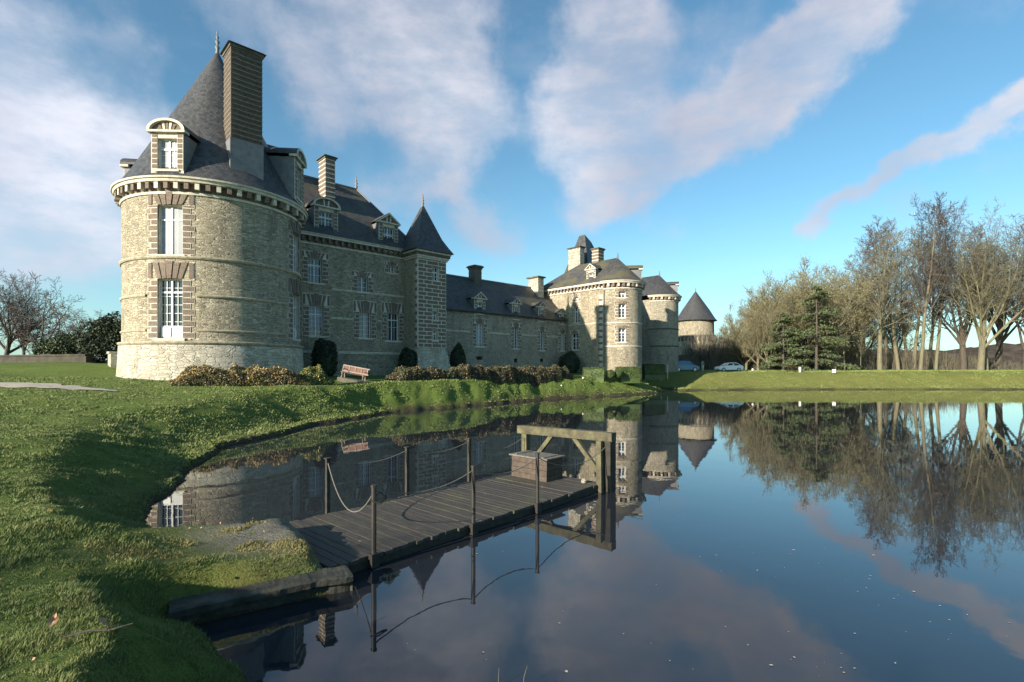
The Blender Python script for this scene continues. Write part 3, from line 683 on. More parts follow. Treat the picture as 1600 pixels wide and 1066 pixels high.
dormer(rad(-38, 5.4), -.55, .55, 14.5, 16.8, 'arch', 2.8, label='arched dormer on the shaded side of the round tower')
dormer(rad(-215, 5.3), -.5, .5, 14.3, 15.6, 'arch', 2.2, label='arched dormer seen from the side at the left of the tower roof')
# tall chimney
chimney(-9.0, -7.2, -6.9, -5.35, 13.0, 22.75, zplain=16.9, label='very tall banded chimney beside the conical tower roof', course=.31, plain='lead', mats=('dark_brick', 'brick_band'))
# --- main block
mops = [(-1.55, -.35, 9.75, 11.75), (-1.45, -.25, 5.4, 7.9), (2.75, 3.75, 9.42, 10.75), (2.9, 4.05, 5.4, 7.65), (5.75, 6.5, 11.45, 12.15), (5.6, 6.85, 5.25, 7.8)]
mb = MB(); mb.wall(Pmain, [-6, 8.8], [1.4, 13.2], mops, .4, 0, 1)
mb.box(-9.5, 8.79, .45, 9, 1.4, 13.6, 0); mb.build('facade_wall', ['rubble', 'pale_stone'], CH)
window(Pmain, *mops[0], cols=2, rows=3, head=.55); window(Pmain, *mops[1], cols=2, rows=6, head=.95, shutter=.72, label='window with white shutters lowered behind its panes next to the tower')
window(Pmain, *mops[2], cols=1, rows=3, head=.45, transom=1); window(Pmain, *mops[3], cols=3, rows=6, head=1.0, transom=1)
window(Pmain, *mops[4], cols=2, rows=3, head=.3, transom=1, wl=.4, ws=.3); window(Pmain, *mops[5], cols=2, rows=2, head=.95, transom=.75)
for v in (9.3, 6.9): 
    for a, b in (((-4, -2.2), (.45, 8.8)) if v > 8 else ((-4, -2.1), (.35, 2.3), (4.7, 5.0), (7.5, 8.8))): band(Pmain, a, b, v)
band(Pmain, -4, 8.8, 4.0, .2, .1)
cornice_flat(Pmain, -4.0, 8.8, 13.75)
mb = MB(); E0, E1, F0, F1 = -10.2, 9.1, -.5, 9.5; ze = 13.72; zr = 19.95; r0, r1, ry = -8.5, 4.9, 4.5
A = [(E0, F0, ze), (E1, F0, ze), (E1, F1, ze), (E0, F1, ze)]; B = [(r0, ry, zr), (r1, ry, zr)]
mb.face([A[0], A[1], B[1], B[0]]); mb.face([A[1], A[2], B[1]]); mb.face([A[2], A[3], B[0], B[1]]); mb.face([A[3], A[0], B[0]]); mb.face(A[::-1])
o = mb.build('main_roof', 'mossy_slate', CH)
rt = MB(); rt.tube([B[0], B[1]], .1, 8); rt.tube([B[1], A[1]], .07, 6); rt.build('ridge', 'lead', o)
finial(r1, ry, zr, 1.3)
dormer(Pmain, -.65, .6, 14.2, 15.75, 'arch', 2.6, roofm='mossy_slate', sw=.4, label='curved dormer in the middle of the main roof')
dormer(Pmain, 5.2, 6.35, 13.4, 15.55, 'gable', 2.6, roofm='mossy_slate', sw=.42, label='gabled dormer beside the stair turret')
chimney(.75, 1.6, 1.9, 3.3, 15.0, 21.3, label='slim banded chimney on the main roof')
chimney(-3.4, -2.2, 3.8, 5.2, 18.0, 21.5, label='dark squat chimney half hidden behind the tall one')
# --- stair turret
TX0, TX1, TY0, TY1 = 7.4, 10.5, -2.3, .8
def Pt1(u, v, o): return (TX0+u, TY0+o, v)
def Pt2(u, v, o): return (TX0+o, -u, v)
tops = [(1.6, 2.25, 10.85, 12.1), (1.55, 2.1, 7.2, 7.95), (1.55, 2.1, 5.35, 6.3)]
mb = MB(); mb.wall(Pt1, [0, 3.1], [4.55, 13.0], tops, .35, 0, 1); mb.wall(Pt2, [-.8, 2.3], [4.55, 13.0], [], .3, 0, 1)
mb.box(TX0+.36, TX1, TY0+.36, TY1, 4.5, 13.0, 0); mb.face([(TX1, TY0, 4.55), (TX1, TY1, 4.55), (TX1, TY1, 13), (TX1, TY0, 13)], 0)
q = .55; mb.hexa([(TX0-.35, TY0-q, 1.4), (TX1+.55, TY0-q, 1.4), (TX1+.55, TY1, 1.4), (TX0-.35, TY1, 1.4), (TX0-.02, TY0-.04, 4.6), (TX1+.02, TY0-.04, 4.6), (TX1+.02, TY1, 4.6), (TX0-.02, TY1, 4.6)], 2)
mb.build('turret_wall', ['rubble', 'pale_stone', 'plinth_stone'], CH)
for t_ in tops: window(Pt1, *t_, cols=1, rows=3, sur=False, transom=.6)
mb = MB(); v = 4.65; i = 0
while v < 12.7:                                            # the turret front is wholly banded
    h = .36; offs = [0, .95, 2.2, 3.1] if i % 2 else [0, .62, 1.52, 2.55, 3.1]
    for a, b in zip(offs, offs[1:]):
        if any(a < o_[1]+.02 and b > o_[0]-.02 and v+h > o_[2] and v < o_[3] for o_ in tops):
            for c_, d_ in ((a, min(b, tops[0][0] if v > 10 else tops[1][0])), (max(a, tops[0][1] if v > 10 else tops[1][1]), b)):
                if d_-c_ > .12: mb.blk(Pt1, c_, d_, v, v+h, -.03, .04, 1); mb.blk(Pt1, c_+.05, d_-.05, v+.06, v+h-.02, -.045, -.02, 0)
            continue
        mb.blk(Pt1, a, b, v, v+h, -.03, .04, 1); mb.blk(Pt1, a+.05, b-.05, v+.06, v+h-.02, -.045, -.02, 0)
    v += h; i += 1
mb.build('banded_quoins', ['brick', 'pale_stone'], CH)
quoins(Pt2, 2.3, 4.65, 12.7, -1, wl=.5, ws=.3)
mb = MB()
for a, z0, z1 in ((.12, 12.7, 12.85), (.22, 12.85, 13.0), (.36, 13.25, 13.42), (.3, 13.0, 13.25)): mb.box(TX0-a, TX1+a, TY0-a, TY1+a, z0, z1, 0 if a != .3 else 1)
mb.build('cornice', ['pale_stone', 'wall_old'], CH)
mb = MB(); cx_, cy_ = (TX0+TX1)/2, (TY0+TY1)/2; hw = 1.55
lv = [(.55, 13.42), (.22, 13.95), (-.25, 14.8), (-1.5, 18.1)]
for (a, z0), (b, z1) in zip(lv, lv[1:]):
    A = [(cx_+sx_*(hw+a), cy_+sy_*(hw+a), z0) for sx_, sy_ in ((-1, -1), (1, -1), (1, 1), (-1, 1))]; B = [(cx_+sx_*(hw+b), cy_+sy_*(hw+b), z1) for sx_, sy_ in ((-1, -1), (1, -1), (1, 1), (-1, 1))]
    for k in range(4): mb.face([A[k], A[(k+1) % 4], B[(k+1) % 4], B[k]])
mb.build('turret_roof', 'slate', CH); finial(cx_, cy_, 18.1, 1.1)
# --- low wing
ws_ = [(16.05, 17.05), (21.5, 22.2), (25.75, 26.45), (29.45, 30.1)]
wops = []
for i, (a, b) in enumerate(ws_):
    wops.append((a, b, (5.05, 4.95, 4.85, 4.9)[i], (7.5, 7.35, 7.15, 7.0)[i]))
vops = [(16.1, 17.0, 3.65, 4.0), (21.55, 22.25, 3.4, 3.85), (25.8, 26.5, 3.5, 3.9)]
mb = MB(); mb.wall(Pmain, [8.8, 30.6], [1.4, 8.72], wops+vops, .4, 0, 1); mb.box(8.81, 30.5, .5, 8, 1.4, 8.7, 0); mb.build('wing_wall', ['rubble_grey', 'pale_stone'], CH)
for i, o_ in enumerate(wops): window(Pmain, *o_, cols=2 if i in (0, 3) else 1, rows=6, head=.5, wl=.5, ws=.32, shutter=.95 if i in (0, 3) else 0, transom=1)
for o_ in vops:
    mb = MB(); mb.blk(Pmain, o_[0], o_[1], o_[2], o_[3], .3, .34, 0); g_ = mb.build('vent', 'dark_void', CH)
    mb = MB(); [mb.blk(Pmain, x-.02, x+.02, o_[2], o_[3], .1, .13, 0) for x in np.linspace(o_[0]+.1, o_[1]-.1, 4)]; mb.build('bars', 'iron', g_)
band(Pmain, 10.6, 15.3, 6.45); band(Pmain, 17.7, 20.9, 6.45); band(Pmain, 22.8, 25.1, 6.45); band(Pmain, 27.0, 28.9, 6.45)
mb = MB(); mb.blk(Pmain, 10.6, 30.5, 8.5, 8.68, -.16, .05, 0); mb.build('eaves', 'wall_old', CH)
mb = MB(); mb.face([(8.8, -.35, 8.62), (30.6, -.35, 8.62), (30.6, 4, 12.95), (8.8, 4, 12.95)]); mb.face([(8.8, 4, 12.95), (30.6, 4, 12.95), (30.6, 8.3, 8.62), (8.8, 8.3, 8.62)]); mb.face([(30.55, -.3, 8.6), (30.55, 4, 12.9), (30.55, 8.3, 8.6)])
o = mb.build('wing_roof', 'mossy_slate', CH); rt = MB(); rt.tube([(8.8, 4, 12.97), (30.6, 4, 12.97)], .1, 8); rt.build('ridge', 'lead', o)
for i, (a, b) in enumerate(ws_):
    dormer(Pmain, a+.08, b-.08, (8.5, 8.25, 8.3, 8.2)[i], (9.7, 9.65, 9.6, 9.1)[i], 'gable', 2.2, sw=.34, roofm='mossy_slate', cols=1, rows=3)
chimney(18.5, 19.5, 3.2, 4.3, 11.6, 14.4, mats=('wall_old', 'wall_old'), label='dark plain chimney on the wing roof nearer the turret')
chimney(28.3, 29.3, 2.7, 4.4, 11.3, 14.2, mats=('plinth_stone', 'plinth_stone'), label='sunlit pale chimney near the far end of the wing roof')
# --- right pavilion with rounded end
SX = 30.5; PR = 2.85; PC = (SX+PR, -5.6)
def Pp(u, v, o): return (SX+o, -u, v)
pops = [(1.25, 1.95, 8.3, 10.2), (.85, 1.85, 5.0, 7.0), (1.35, 1.95, 10.9, 11.4), (.9, 1.5, 3.7, 4.0)]
mb = MB(); mb.wall(Pp, [-5, 5.6], [1.4, 12.0], pops, .35, 0, 1)
mb.box(SX+.4, SX+2*PR, -5.55, 5, 1.4, 12.3, 0)
PTc = Pcyl(PC[0], PC[1], PR); cops = [(ua(-135, PR)-.42, ua(-135, PR)+.42, 5.75, 7.3), (ua(-135, PR)-.42, ua(-135, PR)+.42, 8.55, 10.1), (ua(-135, PR)-.4, ua(-135, PR)+.4, 10.85, 11.5)]
mb.wall(PTc, [ua(a, PR) for a in range(-180, 1, 6)], [1.4, 12.0], cops, .35, 0, 1, True)
mb.build('pavilion_wall', ['rubble', 'pale_stone'], CH)
for o_ in pops[:3]: window(Pp, *o_, cols=1, rows=4, head=.35, wl=.4, ws=.28, transom=.7)
for k, o_ in enumerate(cops): window(PTc, *o_, cols=1, rows=4 if k < 2 else 2, head=.35, wl=.42, ws=.3, transom=.7)
quoins(Pp, 5.6, 2.6, 11.3, -1, wl=.75, ws=.5); 
mb = MB(); mb.tube([(SX-.1, -5.75, 1.8), (SX-.1, -5.75, 11.8)], .07, 8); mb.build('drainpipe', 'lead', CH)
mb = MB(); mb.tube([(SX-.15, -.35, 1.8), (SX-.15, -.35, 8.6)], .07, 8); mb.build('drainpipe', 'lead', CH)
band(Pp, -5, 5.6, 8.0, .12, .06)
mb = MB()
for z in (7.9, 5.2): mb.lathe(PC[0], PC[1], [(PR, z), (PR+.06, z+.04), (PR+.06, z+.14), (PR, z+.16)], 30, -180, 0, smooth=False)
mb.build('string_course', 'pale_stone', CH)
mb = MB()
mb.blk(Pp, -5, 5.6, 12.0, 12.3, -.12, .3, 0); mb.blk(Pp, -5, 5.6, 12.55, 12.8, -.42, .3, 0)
for k in range(20): mb.blk(Pp, -4.9+k*.53, -4.65+k*.53, 12.2, 12.56, -.36, .1, 1)
mb.build('cornice', ['pale_stone', 'brick'], CH); cornice_round(PC[0], PC[1], PR, 12.8, -180, 0, 40)
def apse_roof(x0, x1, yf, yb, ze, zr, ov, m, hip=3.0, name='pavilion_roof'):
    cx_ = (x0+x1)/2; rr_ = (x1-x0)/2+ov; mb = MB(); yr = yb-hip
    mb.lathe(cx_, yf, [(rr_, ze), (rr_*.82, ze+(zr-ze)*.14), (0, zr)], 32, -180, 0)
    for s_ in (-1, 1):
        mb.face([(cx_+s_*rr_, yf, ze), (cx_+s_*rr_*.82, yf, ze+(zr-ze)*.14), (cx_+s_*rr_*.82, yb-.4, ze+(zr-ze)*.14), (cx_+s_*rr_, yb, ze)])
        mb.face([(cx_+s_*rr_*.82, yf, ze+(zr-ze)*.14), (cx_, yf, zr), (cx_, yr, zr), (cx_+s_*rr_*.82, yb-.4, ze+(zr-ze)*.14)])
    mb.face([(cx_-rr_, yb, ze), (cx_+rr_, yb, ze), (cx_, yr, zr)])
    return mb.build(name, m, CH)
apse_roof(SX, SX+2*PR, -5.6, 5.0, 12.8, 16.0, .5, 'brown_slate', 4.6)
finial(PC[0], PC[1], 16.0, .7)
Pd = Pplane(SX+.3, -3.0, 180)
def Pdl(u, v, o): return (SX+.35+o, -u, v)
dormer(Pdl, 3.2, 3.95, 12.9, 14.2, 'gable', 2.0, sw=.3, roofm='brown_slate', cols=1, rows=3, label='pale gabled dormer on the sunlit pavilion roof')
dormer(Pcyl(PC[0], PC[1], PR-.3) if False else Pplane(PC[0]+2.7*math.cos(R(-48)), PC[1]+2.7*math.sin(R(-48)), -48), -.35, .35, 12.95, 14.1, 'arch', 1.8, sw=.28, roofm='brown_slate', cols=1, rows=3, label='arched dormer seen from the side at the right of the pavilion roof')
chimney(35.3, 36.2, 1.7, 3.7, 12.0, 19.0, mats=('plinth_stone', 'plinth_stone'), label='broad pale chimney standing left of the pointed roof')
chimney(33.2, 34.3, -2.9, -1.9, 13.0, 17.7, label='banded chimney in front of the pointed roof')
mb = MB(); mb.box(36.4, 42.2, .8, 6.4, 1.4, 12.8, 0); mb.build('pavilion_wall', 'rubble_grey', CH)
mb = MB(); c0 = [(36.0, .4, 12.8), (42.6, .4, 12.8), (42.6, 6.8, 12.8), (36.0, 6.8, 12.8)]; c1 = [(38.2, 3.2, 21.3), (39.9, 3.4, 20.6), (39.9, 4.0, 20.6), (38.2, 4.2, 21.3)]
for k in range(4): mb.face([c0[k], c0[(k+1) % 4], c1[(k+1) % 4], c1[k]])
mb.face(c1); mb.build('pavilion_roof', 'slate', CH)
# --- rear pavilion with rounded end
X2 = 50.85; P2 = (53.7, .77)
PTd = Pcyl(P2[0], P2[1], 2.85)
mb = MB(); mb.box(X2, X2+5.7, .77, 14, 1.4, 13.2, 0); mb.wall(PTd, [ua(a, 2.85) for a in range(-180, 1, 6)], [1.4, 13.2], [], .3, 0, 0, True); mb.build('pavilion_wall', 'rubble_grey', CH)
mb = MB()
for z in (8.6, 6.0): mb.lathe(P2[0], P2[1], [(2.85, z), (2.93, z+.04), (2.93, z+.16), (2.85, z+.18)], 30, -180, 0, smooth=False)
mb.build('string_course', 'wall_old', CH)
cornice_round(P2[0], P2[1], 2.85, 13.8, -180, 0, 40)
apse_roof(X2, X2+5.7, .77, 14, 13.8, 17.3, .5, 'slate', 3); finial(P2[0], P2[1], 17.3, .7)
mb = MB(); mb.box(43, 51, 2.5, 9, 1.4, 11.8, 0); mb.build('link_wall', 'rubble_grey', CH)
mb = MB(); mb.face([(42, 2.2, 11.8), (51, 2.2, 11.8), (51, 5.7, 15.0), (42, 5.7, 15.0)]); mb.face([(42, 5.7, 15.0), (51, 5.7, 15.0), (51, 9.3, 11.8), (42, 9.3, 11.8)]); mb.build('link_roof', 'slate', CH)
dormer(Pplane(P2[0]+2.7*math.cos(R(-60)), P2[1]+2.7*math.sin(R(-60)), -60), -.35, .35, 14.0, 15.2, 'arch', 1.8, sw=.28, cols=1, rows=2, label='small dormer on the rear pavilion roof')

mb = MB(); mb.box(58, 66, 11.5, 22, 1.4, 13.0, 0); mb.build('shading_wing_wall', 'rubble_grey', CH)  # unseen wing, added and shaped to cast shade on the far round tower
mb = MB(); A = [(57.6, 11.1, 13), (66.4, 11.1, 13), (66.4, 22.4, 13), (57.6, 22.4, 13)]; B = [(62, 12.8, 19.3), (62, 20.5, 19.3)]
mb.face([A[0], A[1], B[0]]); mb.face([A[1], A[2], B[1], B[0]]); mb.face([A[2], A[3], B[1]]); mb.face([A[3], A[0], B[0], B[1]]); mb.build('shading_wing_roof', 'slate', CH)
# --- detached round tower far behind
FT = empty('round_tower', (42.3, 118, 2.6), 0, label='squat round stone tower with a pointed slate cone at the end of the chateau', cat='tower')
mb = MB(); mb.lathe(0, 0, [(4.5, -1), (4.35, 7.2), (4.0, 7.4), (4.0, 11.0)], 48); mb.build('wall', 'rubble', FT)
mb = MB(); mb.lathe(0, 0, [(4.0, 6.9), (4.5, 7.3), (4.4, 7.6), (4.0, 7.6)], 48, smooth=False); [mb.box(4.45*math.cos(a)-.2, 4.45*math.cos(a)+.2, 4.45*math.sin(a)-.2, 4.45*math.sin(a)+.2, 6.3, 7.3) for a in np.linspace(0, 6.28, 30)[:-1]]; mb.build('corbels', 'wall_old', FT)
mb = MB(); mb.lathe(0, 0, [(4.7, 10.9), (4.2, 11.5), (3.0, 13.5), (.03, 17.9)], 48); rf = mb.build('conical_roof', 'slate', FT); finial(0, 0, 17.9, 1.0, rf)
# --- old garden walls
def gwall(a, b, z0, z1, name, label, m='wall_old', th=.5):
    L = math.hypot(b[0]-a[0], b[1]-a[1]); o = empty(name, (a[0], a[1], z0), math.atan2(b[1]-a[1], b[0]-a[0]), label=label, cat='wall')
    mb = MB(); n = int(L/1.5)+1; mb.box(0, L, 0, th, -1.2, z1-z0-.15); mb.build('masonry', m, o)
    mb = MB()
    for k in range(n): mb.box(L*k/n+.01, L*(k+1)/n-.01, -.08, th+.08, z1-z0-.15, z1-z0+random.Random(k).uniform(-.02, .03))
    mb.build('coping', m, o)
gwall((-63, 53), (-36.2, 43.5), 3.4, 3.98, 'stone_wall', 'low dark stone wall left of the round tower', 'wall_dark')
gwall((-30.7, 38.9), (-29.0, 37.0), 3.0, 4.0, 'stone_parapet', 'pale stone parapet running down behind the left edge of the tower', 'plinth_stone')
gwall((30, 98), (47, 108), 2.4, 5.3, 'curtain_wall', 'dark low wall behind the blue car', 'wall_old', .8)

# ------------------------------------------------------------------ shrubs, hedges, beds
def surf_points(n, f):     # rejection-free helpers
    return f(n)
def yew(x, y, w_, h, label, z=None):
    z = zat(x, y) if z is None else z; o = empty('yew_bush', (x, y, z), 0, label=label, cat='bush', group='clipped yews along the chateau wall')
    n = 2600; d = rng.normal(size=(n, 3)); d /= np.linalg.norm(d, axis=1)[:, None]
    nn = 1+.12*np.sin(d[:, 0]*5+x)*np.cos(d[:, 1]*4)
    P = d*np.array([w_/2, w_/2, h*.56])*(rng.uniform(.86, 1.03, n)*nn)[:, None]; P[:, 2] += h*.46; P = P[P[:, 2] > 0]
    V, F = leaf_cloud(rng, P, .11); fast_mesh('foliage', V, F, 'yew_leaf', parent=o)
    mb = MB(); mb.lathe(0, 0, [(w_*.2, -.2), (w_*.42, h*.2), (w_*.44, h*.5), (w_*.32, h*.82), (0, h*.96)], 14); mb.build('core', 'yew_leaf', o)
def LW(s, y): # local to world
    c, s_ = math.cos(TH), math.sin(TH); return (-15.4+s*c-y*s_, 42.5+s*s_+y*c)
for s, y, w_, h, lb in ((-1.0, -1.9, 1.9, 2.9, 'dark clipped yew under the shuttered window beside the round tower'), (6.9, -1.6, 1.9, 2.5, 'dark clipped yew tight against the left side of the stair turret'),
                        (12.4, -1.7, 1.5, 2.9, 'narrow dark clipped yew just right of the stair turret'), (28.6, -2.2, 2.4, 2.5, 'wide dark clipped yew at the far end of the low wing')):
    X, Y = LW(s, y); yew(X, Y, w_, h, lb)
def bed(a, b, wd, h, n, mats, wts, name, label, cat, hvar=.35, size=.055):
    a = np.array(a); b = np.array(b); d = b-a; L = np.hypot(*d); d = d/L; nrm = np.array([-d[1], d[0]])
    t = rng.uniform(0, L, n); s = rng.uniform(-1, 1, n)*wd/2; X = a[0]+d[0]*t+nrm[0]*s; Y = a[1]+d[1]*t+nrm[1]*s
    cl = vnoise(X, Y, 1.1, 21)+.6*vnoise(X, Y, 2.7, 22); top = h*(1+cl*hvar*2)*np.sqrt(np.clip(1-(s/wd*2)**4, 0, 1))*np.clip(np.minimum(t, L-t)/.8, .3, 1)
    zz = top*rng.uniform(0, 1, n)**.45; P = np.stack([X, Y, zfun(X, Y)+zz], 1)
    V, F = leaf_cloud(rng, P, size)
    pick = rng.choice(len(mats)-1, n, p=wts); patch = vnoise(X, Y, .9, 23) > .2; pick = np.where(patch, (pick+1) % (len(mats)-1), pick)
    # stems
    m = n//8; i = rng.integers(0, n, m); q = P[i]; g = zfun(q[:, 0], q[:, 1]); w2 = .012
    SV = np.stack([np.stack([q[:, 0]-w2, q[:, 1], g-.05], 1), np.stack([q[:, 0]+w2, q[:, 1], g-.05], 1), q+np.array([w2*.5, 0, 0]), q-np.array([w2*.5, 0, 0])], 1).reshape(-1, 3)
    SF = np.arange(4*m).reshape(m, 4)+len(V)
    o = fast_mesh(name, np.concatenate([V, SV]), np.concatenate([F, SF]), mats, np.concatenate([pick, np.full(m, len(mats)-1)]))
    tag(o, label, cat, kind='stuff')
bed((-18.2, 27.2), (-12.6, 31.4), 1.9, .85, 32000, ['tan_leaf', 'ochre_leaf', 'dark_bed_leaf', 'green_leaf', 'twig_tan'], [.55, .12, .23, .10], 'hydrangea_border', 'sunlit border of tan dried hydrangea heads at the foot of the round tower', 'flower border')
bed((-13.3, 31.0), (-11.5, 32.6), 1.6, .98, 8000, ['green_leaf', 'ochre_leaf', 'bush_leaf', 'twig_tan'], [.6, .2, .2], 'leafy_border', 'greener leafy end of the border just left of the garden bench', 'flower border')
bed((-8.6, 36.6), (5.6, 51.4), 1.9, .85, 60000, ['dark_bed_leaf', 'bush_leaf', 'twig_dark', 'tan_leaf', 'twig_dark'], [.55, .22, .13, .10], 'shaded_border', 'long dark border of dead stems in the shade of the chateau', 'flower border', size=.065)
bed((-4.3, 40.4), (-3.6, 41.1), 1.0, 1.0, 900, ['ochre_leaf', 'tan_leaf', 'green_leaf', 'twig_tan'], [.5, .3, .2], 'yellow_shrub', 'small patch of yellow leaves in the dark shaded border', 'shrub')
def hedge(a, b, wd, z0, z1, label, m='hedge_leaf', knots=False):
    L = math.hypot(b[0]-a[0], b[1]-a[1]); o = empty('box_hedge', (a[0], a[1], z0), math.atan2(b[1]-a[1], b[0]-a[0]), label=label, cat='hedge', group='clipped box hedges in front of the pavilion')
    h = z1-z0; mb = MB(); mb.box(.05, L-.05, .05, wd-.05, -.6, h-.05); mb.build('core', m, o)
    n = int(2600*(L*h+L*wd+wd*h)/6); ax = rng.integers(0, 3, n); u = rng.uniform(0, 1, (n, 3))
    P = u*np.array([L, wd, h]); ff = rng.integers(0, 2, n); P[ax == 1, 1] = (ff*wd)[ax == 1]; P[ax == 0, 0] = (ff*L)[ax == 0]; P[ax == 2, 2] = h
    P += rng.normal(size=P.shape)*.035
    V, F = leaf_cloud(rng, P, .06); fast_mesh('foliage', V, F, m, parent=o)
hz = zat(8, 53)
hedge((7.45, 53.5), (9.55, 53.0), 1.1, 1.75, 2.75, 'low clipped box hedge at the left of the pavilion base')
hedge((11.6, 54.5), (13.9, 55.2), 1.2, 1.75, 2.85, 'low clipped box hedge below the round pavilion end')
hedge((16.6, 64), (19.8, 66.0), 1.6, 1.9, 3.2, 'taller clipped hedge block beside the blue car')
def ball(x, y, r, z, label):
    o = empty('topiary_ball', (x, y, z), 0, label=label, cat='topiary', group='round topiary between the hedges')
    n = 900; d = rng.normal(size=(n, 3)); d /= np.linalg.norm(d, axis=1)[:, None]; P = d*r*rng.uniform(.9, 1.03, n)[:, None]+np.array([0, 0, r*.85])
    V, F = leaf_cloud(rng, P, .05); fast_mesh('foliage', V, F, 'hedge_leaf', parent=o)
    mb = MB(); mb.lathe(0, 0, [(.02, -.1), (r*.8, r*.4), (r*.9, r*.9), (r*.6, r*1.5), (0, r*1.75)], 12); mb.build('core', 'bush_leaf', o)
ball(10.3, 53.6, .45, 1.8, 'left one of two round topiary balls between the hedges'); ball(11.15, 54.0, .45, 1.8, 'right one of two round topiary balls between the hedges')
def bush(x, y, w_, h, m, label, n=22000, size=.10):
    z = zat(x, y)-.2; o = empty('evergreen_bush', (x, y, z), 0, label=label, cat='bush')
    P = []
    r_ = random.Random(int(x*10))
    for k in range(14):
        c = np.array([r_.uniform(-.32, .32)*w_, r_.uniform(-.25, .25)*w_, h*r_.uniform(.25, .68)]); q = rng.normal(size=(n//14, 3)); q /= np.linalg.norm(q, axis=1)[:, None]
        P.append(c+q*np.array([w_*.24, w_*.24, h*.30])*rng.uniform(.75, 1.1, n//14)[:, None])
    P = np.concatenate(P); P = P[P[:, 2] > 0]; V, F = leaf_cloud(rng, P, size); fast_mesh('foliage', V, F, m, parent=o)
    mb = MB()
    for k in range(6): mb.tube([(0, 0, -.3), (math.cos(k)*w_*.15, math.sin(k)*w_*.15, h*.3), (math.cos(k)*w_*.3, math.sin(k)*w_*.3, h*.65)], [.12, .07, .02], 5)
    mb.build('stems', 'bark_dark', o)
bush(-45.0, 52, 5.4, 3.4, 'bush_leaf', 'rounded dark green evergreen bush behind the low wall')
bush(-36.2, 46.5, 4.4, 5.2, 'yew_leaf', 'dark conical evergreen touching the left edge of the round tower')

# ------------------------------------------------------------------ trees
def tube_np(V, F, pts, rad, n):
    base_ = len(V); pts = [Vector(p) for p in pts]; prev = None
    for i, p in enumerate(pts):
        d = (pts[min(i+1, len(pts)-1)]-pts[max(i-1, 0)]); d = d.normalized() if d.length > 1e-6 else Vector((0, 0, 1))
        ref = prev if prev is not None else (Vector((1, 0, 0)) if abs(d.x) < .9 else Vector((0, 1, 0)))
        x = (ref-d*ref.dot(d)); x = x.normalized() if x.length > 1e-5 else Vector((0, 1, 0)); y = d.cross(x); prev = x
        for k in range(n):
            a = 2*math.pi*k/n; q = p+(x*math.cos(a)+y*math.sin(a))*rad[i]; V.append((q.x, q.y, q.z))
    for i in range(len(pts)-1):
        for k in range(n): F.append((base_+i*n+k, base_+i*n+(k+1) % n, base_+(i+1)*n+(k+1) % n, base_+(i+1)*n+k))
def grow(rg, p, d, L, r, lev, spec, out, tips):
    S = spec[lev]; ns = S['seg']; pts = [Vector(p)]; rad_ = [r]; d = Vector(d); q = Vector(p)
    for i in range(ns):
        d = (d+Vector((rg.gauss(0, 1), rg.gauss(0, 1), rg.gauss(0, .7)))*S['wob']+Vector((0, 0, S['up']))).normalized()
        q = q+d*L/ns; pts.append(q.copy()); rad_.append(max(r*(1-(i+1)/ns*S.get('tap', .8)), spec['rmin']))
    V, F = out[0] if lev == 0 or (lev == 1 and spec.get('scaffold')) else out[1]
    tube_np(V, F, pts, rad_, S['sides'])
    if lev+1 >= spec['levels']: tips.append(pts[-1]); return
    C_ = spec[lev+1]; n = C_['n']; ang0 = rg.uniform(0, 6.28)
    for k in range(n):
        t = S['t0']+(S.get('t1', 1.0)-S['t0'])*((k+rg.random())/n); i = min(int(t*ns), ns-1); f = t*ns-i
        pos = pts[i].lerp(pts[i+1], f); dd = (pts[i+1]-pts[i]).normalized(); az_ = ang0+k*2.4+rg.uniform(-.4, .4)
        ref = Vector((1, 0, 0)) if abs(dd.x) < .8 else Vector((0, 1, 0)); x = (ref-dd*ref.dot(dd)).normalized(); y = dd.cross(x)
        an = R(C_['ang']+rg.uniform(-12, 12)); nd = dd*math.cos(an)+(x*math.cos(az_)+y*math.sin(az_))*math.sin(an)
        ln = L*C_['len']*(1-C_['fall']*((t-S['t0'])/max(1e-3, 1-S['t0'])))*rg.uniform(.7, 1.2); rr_ = (rad_[i]*(1-f)+rad_[i+1]*f)*C_['rr']
        grow(rg, pos, nd, ln, max(rr_, spec['rmin']), lev+1, spec, out, tips)
def make_tree(name, seed, H, r0, spec, barkm, twigm, leaf=None, leafn=0, leafsize=.12, label=None, cat='tree', group=None, lean=(0, 0)):
    rg = random.Random(seed); out = [([], []), ([], [])]; tips = []
    grow(rg, (0, 0, -.5), (lean[0], lean[1], 1), H, r0, 0, spec, out, tips)
    o = empty(name, (0, 0, 0), 0, label=label, cat=cat, group=group)
    a = fast_mesh('trunk', out[0][0], out[0][1], barkm, parent=o, smooth=True)
    V, F = out[1]; c = fast_mesh('crown', V, F, twigm, parent=o)
    if leaf:
        tp = np.array([tuple(t) for t in tips]); i = rng.integers(0, len(tp), leafn); P = tp[i]+rng.normal(size=(leafn, 3))*.3
        LV, LF = leaf_cloud(rng, P, leafsize); fast_mesh('leaves', LV, LF, leaf, parent=o)
    return o
def spec(levels, rmin, **k): d = {'levels': levels, 'rmin': rmin}; d.update(k); return d
tall = spec(5, .017); tall[0] = dict(seg=14, sides=8, wob=.035, up=.05, t0=.30, tap=.9)
tall[1] = dict(seg=7, sides=5, wob=.10, up=.07, t0=.15, n=26, ang=42, len=.34, fall=.50, rr=.42)
tall[2] = dict(seg=5, sides=3, wob=.13, up=.05, t0=.15, n=9, ang=42, len=.42, fall=.4, rr=.5)
tall[3] = dict(seg=3, sides=3, wob=.16, up=.03, t0=.1, n=7, ang=40, len=.45, fall=.3, rr=.55)
tall[4] = dict(seg=2, sides=3, wob=.2, up=.02, t0=.1, n=3, ang=38, len=.5, fall=.3, rr=.7)
